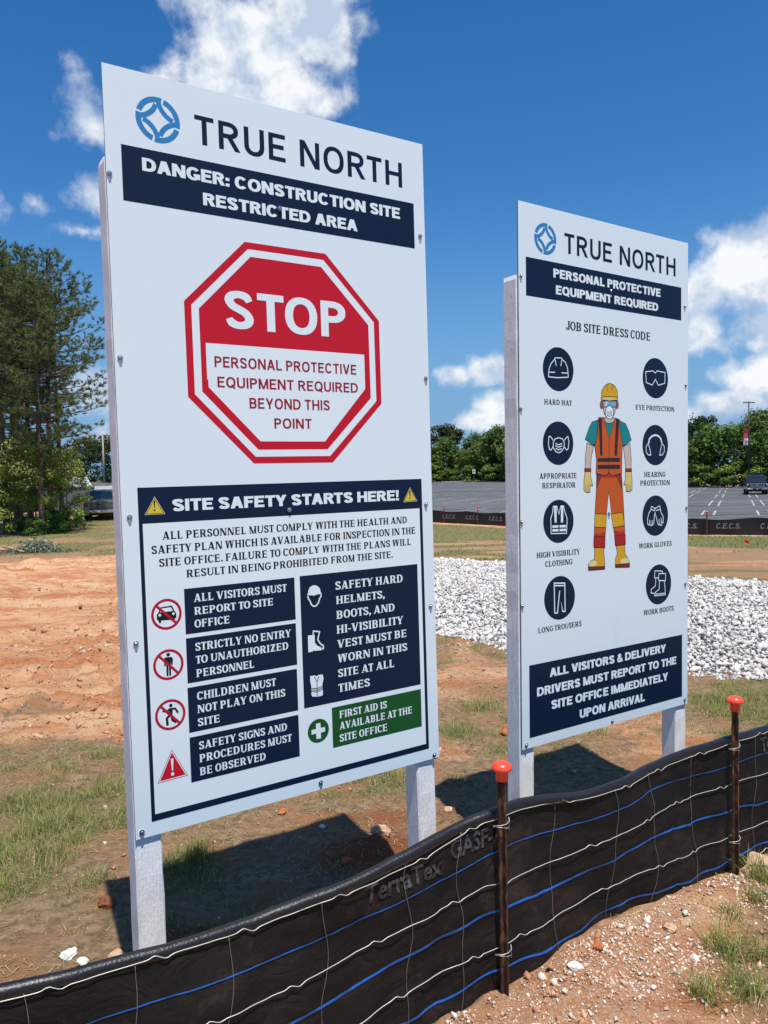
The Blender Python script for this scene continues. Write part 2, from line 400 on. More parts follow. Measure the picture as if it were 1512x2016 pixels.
def text_flat(s, st, u0, u1, v0, v1):
    """outlines of one line of lettering fitted to a rectangle of the board, word by word"""
    gap = {'n': .13, 's': .10, 'b': .07, 'm': .17, 'f': .075}[st]; sp = {'n': .30, 's': .3, 'b': .36, 'm': .42, 'f': .30}[st]
    x = 0; out = []; V = []; F = []; wd = ''
    for i, ch in enumerate(s):
        if ch == ' ':
            out.append((wd, V, F)); V = []; F = []; wd = ''; x += sp; continue
        gv, gf, w = glyph(ch, st)
        if i and s[i-1]+ch in KERN: x -= .07
        o = len(V); V += [(a+x, b) for a, b in gv]; F += [tuple(q+o for q in f) for f in gf]; x += w+gap; wd += ch
    out.append((wd, V, F)); x -= gap; k = (u1-u0)/x; h = v1-v0
    return [(wd, [(u0+a*k, v0+b*h) for a, b in v_], f_) for wd, v_, f_ in out]
def fill_poly(pts):
    ov, oe, of, _, _, _ = delaunay_2d_cdt([Vector(p) for p in pts], [], [list(range(len(pts))) if area(pts) > 0 else list(range(len(pts)))[::-1]], 1, 1e-6)
    return [tuple(v) for v in ov], [tuple(f) for f in of]
def area(p): return sum(p[i][0]*p[(i+1) % len(p)][1]-p[(i+1) % len(p)][0]*p[i][1] for i in range(len(p)))
def union(polys):
    V = []; F = []
    for p in polys:
        if abs(area(p)) < 1e-10: continue
        if area(p) < 0: p = p[::-1]
        F.append(list(range(len(V), len(V)+len(p)))); V += p
    ov, oe, of, _, _, og = delaunay_2d_cdt([Vector(v) for v in V], [], F, 1, 1e-6)
    return [tuple(v) for v in ov], [tuple(f) for f, g in zip(of, og) if g]
INK = dict(navy=(.004,.014,.042), navytext=(.012,.022,.055), white=(.725,.835,.88), red=(.52,.010,.026), darkred=(.30,.012,.030), crimson=(.42,.010,.035), black=(.012,.012,.014), green=(.010,.085,.022),
 yellow=(.62,.52,.05), palegold=(.60,.56,.30), logo=(.035,.22,.50), skin=(.56,.47,.40), glove=(.66,.54,.17), cuff=(.28,.03,.02), cuff2=(.38,.02,.02), orange=(.52,.10,.018), rust=(.42,.03,.02), gold=(.62,.36,.02),
 toe=(.70,.60,.30), sole=(.16,.03,.015), teal=(.01,.23,.24), strip=(.035,.02,.025), earcup=(.30,.08,.05), goggle=(.16,.38,.62), glint=(.45,.62,.75), hatbrim=(.68,.52,.16))
inkm = {}
def ink(n):
    if n not in inkm:
        m = mat('print_'+n, INK[n], rough=.42, spec=.22); inkm[n] = m
    return inkm[n]
def print_text(it, L, parent):
    cn = {'navy': 'navy', 'white': 'white', 'black': 'black', 'darkred': 'dark red'}[it[2]]
    for wd, V, F in text_flat(it[3], it[1], *it[4:8]):
        o = link('lettering', new_mesh('lettering', [(a, -(L*.00014+.0002), b) for a, b in V], F, ink(it[2])), parent)
        o['label'] = '%s lettering reading %s' % (cn, wd)
def print_mesh(name, items, L, parent, label=None):
    """one printed piece lying on the board's face; each item a few tenths of a millimetre above the last"""
    mb = MB(); mats = []; z = -(L*.00014+.0002)
    def put(col, V, F):
        nonlocal z
        if col not in mats: mats.append(col)
        mb.m = mats.index(col)
        mb.add([(a, z, b) for a, b in V], [f for f in F]); z -= .00001
    def ell(cx, cy, rx, ry, n=40): return [(cx+rx*math.cos(2*math.pi*i/n), cy+ry*math.sin(2*math.pi*i/n)) for i in range(n)]
    for it in items:
        k, c = it[0], (it[2] if it[0] == 'T' else it[1])
        if k == 'P': put(c, *fill_poly([tuple(p) for p in it[2]]))
        elif k == 'S': put(c, *union(_stroke([tuple(p) for p in it[3]], it[2], bool(it[4]))))
        elif k == 'C': put(c, ell(it[2], it[3], it[4], it[4]), [tuple(range(40))])
        elif k == 'E': put(c, ell(it[2], it[3], it[4], it[5], 24), [tuple(range(24))])
        elif k == 'R':
            _, _, w, cx, cy, r = it; V = ell(cx, cy, r, r)+ell(cx, cy, r-w, r-w)
            put(c, V, [(i, (i+1) % 40, (i+1) % 40+40, i+40) for i in range(40)])
        elif k == 'L':
            cx, cy, r = it[2:5]; th = r*.24; ps = []
            d = r*.93                                   # four arcs swing inwards from the ring and leave a concave star
            for q in range(4):
                ps += [[(cx+x, cy+y) for x, y in p] for p in _ring(0, 0, r, r, 90*q-12, 90*q+72, th, th, 14, 2.0)]
                b = math.radians(90*q+45); ccx, ccy = 1.36*r*math.cos(b), 1.36*r*math.sin(b); bd = 90*q+45
                ps += [[(cx+ccx+x, cy+ccy+y) for x, y in p] for p in _ring(0, 0, r*1.04, r*1.04, bd+180-41, bd+180+27, th*.92, th*.92, 14, 2.0)]
            put(c, *union(ps))
    # faces look out of the board (towards -Y)
    mb.f = [f[::-1] if area([(mb.v[i][0], mb.v[i][2]) for i in f]) < 0 else f for f in mb.f]
    o = mb.build(name, [ink(c) for c in mats], parent)
    if label: o['label'] = label
    return o
PRINT1=[('banner',None, 1,[('P','navy',[(0.0487, 2.0281),(1.1685, 2.0281),(1.1685, 2.2014),(0.0487, 2.2014)])]),('lettering',None, 1,[('T','m','navy','TRUE NORTH', 0.2904, 1.1173, 2.2525, 2.346)]),('lettering',None, 2,[('T','b','white','DANGER: CONSTRUCTION SITE', 0.1122, 1.1022, 2.1317, 2.1728)]),('lettering',None, 2,[('T','b','white','RESTRICTED AREA', 0.3098, 0.9075, 2.0563, 2.0969)]),('stop_octagon','red stop octagon with white inner ring', 1,[('P','red',[(0.4523, 1.9556),(0.7673, 1.9559),(0.9906, 1.7325),(0.9909, 1.4199),(0.7696, 1.1988),(0.4568, 1.1999),(0.2318, 1.422),(0.2309, 1.7343)]),('P','white',[(0.4633, 1.9323),(0.7573, 1.9324),(0.967, 1.725),(0.9684, 1.4293),(0.7593, 1.2228),(0.4644, 1.2228),(0.2553, 1.4311),(0.2548, 1.7237)]),('P','red',[(0.4721, 1.9075),(0.7471, 1.9063),(0.9422, 1.713),(0.9435, 1.4397),(0.7497, 1.2471),(0.4754, 1.2468),(0.2811, 1.4408),(0.2801, 1.7141)]),('P','white',[(0.2993, 1.6027),(0.9198, 1.6012),(0.9197, 1.4732),(0.7396, 1.2757),(0.4849, 1.2759),(0.3038, 1.4564),(0.3034, 1.4818),(0.2997, 1.4817)])]),('lettering',None, 6,[('T','s','white','STOP', 0.3715, 0.8428, 1.6573, 1.7862)]),('lettering',None, 6,[('T','n','darkred','PERSONAL PROTECTIVE', 0.3274, 0.8826, 1.5251, 1.5607)]),('lettering',None, 6,[('T','n','darkred','EQUIPMENT REQUIRED', 0.335, 0.8872, 1.4579, 1.493)]),('lettering',None, 6,[('T','n','darkred','BEYOND THIS', 0.4481, 0.7637, 1.3895, 1.4256)]),('lettering',None, 6,[('T','n','darkred','POINT', 0.5391, 0.6866, 1.3217, 1.3569)]),('frame_panel','navy frame around the site safety rules', 1,[('P','navy',[(0.0528, 0.0456),(1.1692, 0.0456),(1.1692, 1.1285),(0.0528, 1.1285)]),('P','white',[(0.0651, 0.068),(1.1555, 0.068),(1.1555, 1.0122),(0.0651, 1.0122)])]),('lettering',None, 3,[('T','b','white','SITE SAFETY STARTS HERE!', 0.1639, 1.0586, 1.0479, 1.0873)]),('warning_triangle',None, 3,[('P','palegold',[(0.107, 1.0985),(0.0728, 1.0406),(0.1399, 1.0407)]),('P','black',[(0.1069, 1.0946),(0.0761, 1.0425),(0.1365, 1.0426)]),('P','yellow',[(0.1069, 1.0908),(0.0794, 1.0444),(0.1331, 1.0446)]),('P','black',[(0.1031, 1.0847),(0.109, 1.0845),(0.1059, 1.0602),(0.104, 1.0602)]),('E','black', 0.105, 1.0542, 0.0027, 0.0033)]),('warning_triangle',None, 3,[('P','palegold',[(1.1119, 1.0971),(1.0787, 1.0397),(1.1456, 1.0412)]),('P','black',[(1.1119, 1.0934),(1.082, 1.0417),(1.1422, 1.043)]),('P','yellow',[(1.1119, 1.0896),(1.0853, 1.0436),(1.1389, 1.0448)]),('P','black',[(1.1085, 1.0836),(1.1154, 1.0834),(1.1126, 1.0585),(1.1096, 1.0586)]),('E','black', 1.1109, 1.0538, 0.0029, 0.0032)]),('lettering',None, 3,[('T','f','black','ALL PERSONNEL MUST COMPLY WITH THE HEALTH AND', 0.1262, 1.0953, 0.9575, 0.9834)]),('lettering',None, 3,[('T','f','black','SAFETY PLAN WHICH IS AVAILABLE FOR INSPECTION IN THE', 0.0895, 1.1333, 0.9134, 0.9397)]),('lettering',None, 3,[('T','f','black','SITE OFFICE. FAILURE TO COMPLY WITH THE PLANS WILL', 0.1123, 1.111, 0.8703, 0.8962)]),('lettering',None, 3,[('T','f','black','RESULT IN BEING PROHIBITED FROM THE SITE.', 0.2012, 1.0221, 0.8273, 0.853)]),('text_box',None, 3,[('P','navy',[(0.191, 0.6392),(0.5958, 0.6392),(0.5958, 0.7904),(0.191, 0.7904)])]),('text_box',None, 3,[('P','navy',[(0.1905, 0.4757),(0.5951, 0.4757),(0.5951, 0.626),(0.1905, 0.626)])]),('text_box',None, 3,[('P','navy',[(0.189, 0.31),(0.5931, 0.31),(0.5931, 0.4611),(0.189, 0.4611)])]),('text_box',None, 3,[('P','navy',[(0.1891, 0.1423),(0.5928, 0.1423),(0.5928, 0.294),(0.1891, 0.294)])]),('text_box',None, 3,[('P','navy',[(0.6171, 0.3118),(1.1371, 0.3118),(1.1371, 0.7929),(0.6171, 0.7929)])]),('text_box',None, 3,[('P','green',[(0.7305, 0.1424),(1.1369, 0.1424),(1.1369, 0.2932),(0.7305, 0.2932)])]),('lettering',None, 4,[('T','f','white','ALL VISITORS MUST', 0.2228, 0.5643, 0.7437, 0.7702)]),('lettering',None, 4,[('T','f','white','REPORT TO SITE', 0.223, 0.5106, 0.7007, 0.7261)]),('lettering',None, 4,[('T','f','white','OFFICE', 0.2219, 0.3462, 0.6576, 0.6836)]),('lettering',None, 4,[('T','f','white','STRICTLY NO ENTRY', 0.2213, 0.5757, 0.58, 0.6066)]),('lettering',None, 4,[('T','f','white','TO UNAUTHORIZED', 0.2216, 0.5643, 0.5368, 0.5627)]),('lettering',None, 4,[('T','f','white','PERSONNEL', 0.2211, 0.4302, 0.4914, 0.5177)]),('lettering',None, 4,[('T','f','white','CHILDREN MUST', 0.2206, 0.5095, 0.4144, 0.4414)]),('lettering',None, 4,[('T','f','white','NOT PLAY ON THIS', 0.2201, 0.5439, 0.3704, 0.3971)]),('lettering',None, 4,[('T','f','white','SITE', 0.2197, 0.2976, 0.326, 0.3521)]),('lettering',None, 4,[('T','f','white','SAFETY SIGNS AND', 0.2205, 0.5479, 0.2472, 0.2737)]),('lettering',None, 4,[('T','f','white','PROCEDURES MUST', 0.2201, 0.5634, 0.2038, 0.2303)]),('lettering',None, 4,[('T','f','white','BE OBSERVED', 0.2197, 0.4612, 0.1593, 0.1856)]),('lettering',None, 4,[('T','f','white','SAFETY HARD', 0.7628, 1.067, 0.7283, 0.7584)]),('lettering',None, 4,[('T','f','white','HELMETS,', 0.7634, 0.9787, 0.6751, 0.7042)]),('lettering',None, 4,[('T','f','white','BOOTS, AND', 0.7631, 1.0254, 0.6198, 0.6495)]),('lettering',None, 4,[('T','f','white','HI-VISIBILITY', 0.7619, 1.0623, 0.565, 0.5952)]),('lettering',None, 4,[('T','f','white','VEST MUST BE', 0.7625, 1.0771, 0.5111, 0.541)]),('lettering',None, 4,[('T','f','white','WORN IN THIS', 0.7622, 1.0772, 0.4569, 0.4868)]),('lettering',None, 4,[('T','f','white','SITE AT ALL', 0.7619, 1.0149, 0.4017, 0.4315)]),('lettering',None, 4,[('T','f','white','TIMES', 0.7616, 0.8996, 0.3461, 0.376)]),('lettering',None, 4,[('T','f','white','FIRST AID IS', 0.7623, 0.9741, 0.2478, 0.2753)]),('lettering',None, 4,[('T','f','white','AVAILABLE AT THE', 0.7607, 1.0924, 0.2046, 0.2324)]),('lettering',None, 4,[('T','f','white','SITE OFFICE', 0.7599, 0.9728, 0.1591, 0.1866)]),('pictogram','no vehicles pictogram, black car crossed out in red', 3,[('P','black',[(0.1083, 0.7385),(0.1486, 0.7411),(0.157, 0.721),(0.1618, 0.714),(0.1618, 0.699),(0.1575, 0.6981),(0.1561, 0.6926),(0.1479, 0.6936),(0.1117, 0.6959),(0.1107, 0.6882),(0.1037, 0.6884),(0.1023, 0.6977),(0.0971, 0.6991),(0.0979, 0.7165),(0.1042, 0.7235)]),('P','white',[(0.1134, 0.7344),(0.1448, 0.7358),(0.1513, 0.7223),(0.1087, 0.723)]),('E','white', 0.1076, 0.7136, 0.0042, 0.0046),('E','white', 0.1524, 0.7133, 0.0043, 0.0046),('R','crimson', 0.0085, 0.1298, 0.7142, 0.0506),('S','crimson', 0.0085,[(0.0957, 0.7463),(0.1604, 0.6821)], 0)]),('pictogram','no entry pictogram, black standing figure crossed out in red', 3,[('E','black', 0.1294, 0.5816, 0.006, 0.006),('P','black',[(0.1198, 0.5738),(0.1391, 0.5731),(0.1445, 0.5666),(0.1433, 0.5461),(0.1386, 0.5461),(0.1377, 0.5587),(0.1364, 0.5115),(0.1303, 0.5117),(0.1299, 0.5431),(0.1285, 0.5434),(0.1277, 0.5107),(0.1214, 0.5117),(0.122, 0.5593),(0.12, 0.5447),(0.1146, 0.5448),(0.1161, 0.5708)]),('R','crimson', 0.0085, 0.1292, 0.5486, 0.0505),('S','crimson', 0.0085,[(0.0969, 0.5829),(0.1593, 0.5171)], 0)]),('pictogram','no playing pictogram, black running figure crossed out in red', 3,[('E','black', 0.1311, 0.4133, 0.0057, 0.006),('S','black', 0.012,[(0.1306, 0.403),(0.1296, 0.3806)], 0),('S','black', 0.0065,[(0.132, 0.4013),(0.1449, 0.4011),(0.1544, 0.3849)], 0),('S','black', 0.0065,[(0.1281, 0.4027),(0.116, 0.395),(0.1034, 0.4002)], 0),('S','black', 0.0082,[(0.1276, 0.3835),(0.1164, 0.3727),(0.1179, 0.3489)], 0),('S','black', 0.0082,[(0.1312, 0.3828),(0.1347, 0.3649),(0.148, 0.3545)], 0),('P','black',[(0.1265, 0.4059),(0.1365, 0.4048),(0.1352, 0.376),(0.1239, 0.3799)]),('R','crimson', 0.0085, 0.1285, 0.3834, 0.0506),('S','crimson', 0.0085,[(0.0963, 0.4171),(0.1586, 0.3495)], 0)]),('warning_triangle','red warning triangle with white exclamation mark', 3,[('P','crimson',[(0.1283, 0.2678),(0.0775, 0.1663),(0.1786, 0.1696)]),('P','white',[(0.1283, 0.2638),(0.0805, 0.1684),(0.1756, 0.1715)]),('P','red',[(0.1282, 0.2578),(0.085, 0.1715),(0.1709, 0.1744)]),('P','white',[(0.1234, 0.2383),(0.1327, 0.2373),(0.1295, 0.1973),(0.1259, 0.1974)]),('E','white', 0.1276, 0.1865, 0.005, 0.0061)]),('pictogram','green first aid disc with white cross', 3,[('C','green', 0.6717, 0.2192, 0.0439),('P','white',[(0.6624, 0.2471),(0.6809, 0.2469),(0.6817, 0.2278),(0.6996, 0.228),(0.6997, 0.2109),(0.6818, 0.2108),(0.6817, 0.1898),(0.6625, 0.19),(0.6625, 0.211),(0.6434, 0.2105),(0.6433, 0.2273),(0.6624, 0.2275)])]),('pictogram','white hard hat and face outline', 4,[('P','white',[(0.645, 0.7223),(0.6458, 0.7256),(0.6489, 0.7276),(0.6508, 0.7399),(0.6579, 0.7498),(0.6692, 0.7547),(0.6822, 0.7534),(0.6932, 0.7463),(0.6992, 0.7357),(0.6996, 0.7277),(0.7029, 0.7247),(0.7027, 0.7197),(0.6866, 0.7203),(0.6733, 0.7171),(0.6604, 0.7191)]),('S','white', 0.005,[(0.6474, 0.7198),(0.6489, 0.7087),(0.6552, 0.6997),(0.6609, 0.6852),(0.6692, 0.6783),(0.6793, 0.6785),(0.6899, 0.6893),(0.6953, 0.7037),(0.7013, 0.7115),(0.7015, 0.7181)], 0)]),('pictogram','white work boots', 4,[('P','white',[(0.6422, 0.5745),(0.6697, 0.5735),(0.6693, 0.5448),(0.6793, 0.5317),(0.6941, 0.5246),(0.6976, 0.5167),(0.6967, 0.5135),(0.6656, 0.5153),(0.6601, 0.5177),(0.6592, 0.5135),(0.6413, 0.5134)]),('S','white', 0.005,[(0.6637, 0.574),(0.6654, 0.5881),(0.6903, 0.5822),(0.6817, 0.5539),(0.6945, 0.5346),(0.7027, 0.5308),(0.7048, 0.5248),(0.7034, 0.5183),(0.6977, 0.5197)], 0)]),('pictogram','white safety vest', 4,[('P','white',[(0.6453, 0.4254),(0.6647, 0.425),(0.6732, 0.4209),(0.6798, 0.4246),(0.6978, 0.423),(0.7003, 0.4064),(0.6946, 0.3888),(0.6958, 0.3497),(0.6911, 0.3455),(0.6722, 0.3454),(0.6517, 0.3497),(0.6486, 0.3546),(0.6485, 0.3915),(0.6453, 0.4054)]),('S','navy', 0.003,[(0.6631, 0.4206),(0.6728, 0.4008),(0.6715, 0.3472)], 0),('S','navy', 0.003,[(0.6818, 0.4195),(0.6728, 0.4008)], 0),('S','navy', 0.003,[(0.6488, 0.3807),(0.6718, 0.3748),(0.6962, 0.3807)], 0),('S','navy', 0.003,[(0.6486, 0.3747),(0.6716, 0.3687),(0.696, 0.3747)], 0),('S','navy', 0.003,[(0.6484, 0.3687),(0.6714, 0.3627),(0.6958, 0.3686)], 0)]),('logo','blue round four pointed star logo', 1,[('L','logo', 0.1695, 2.3008, 0.0719)])]
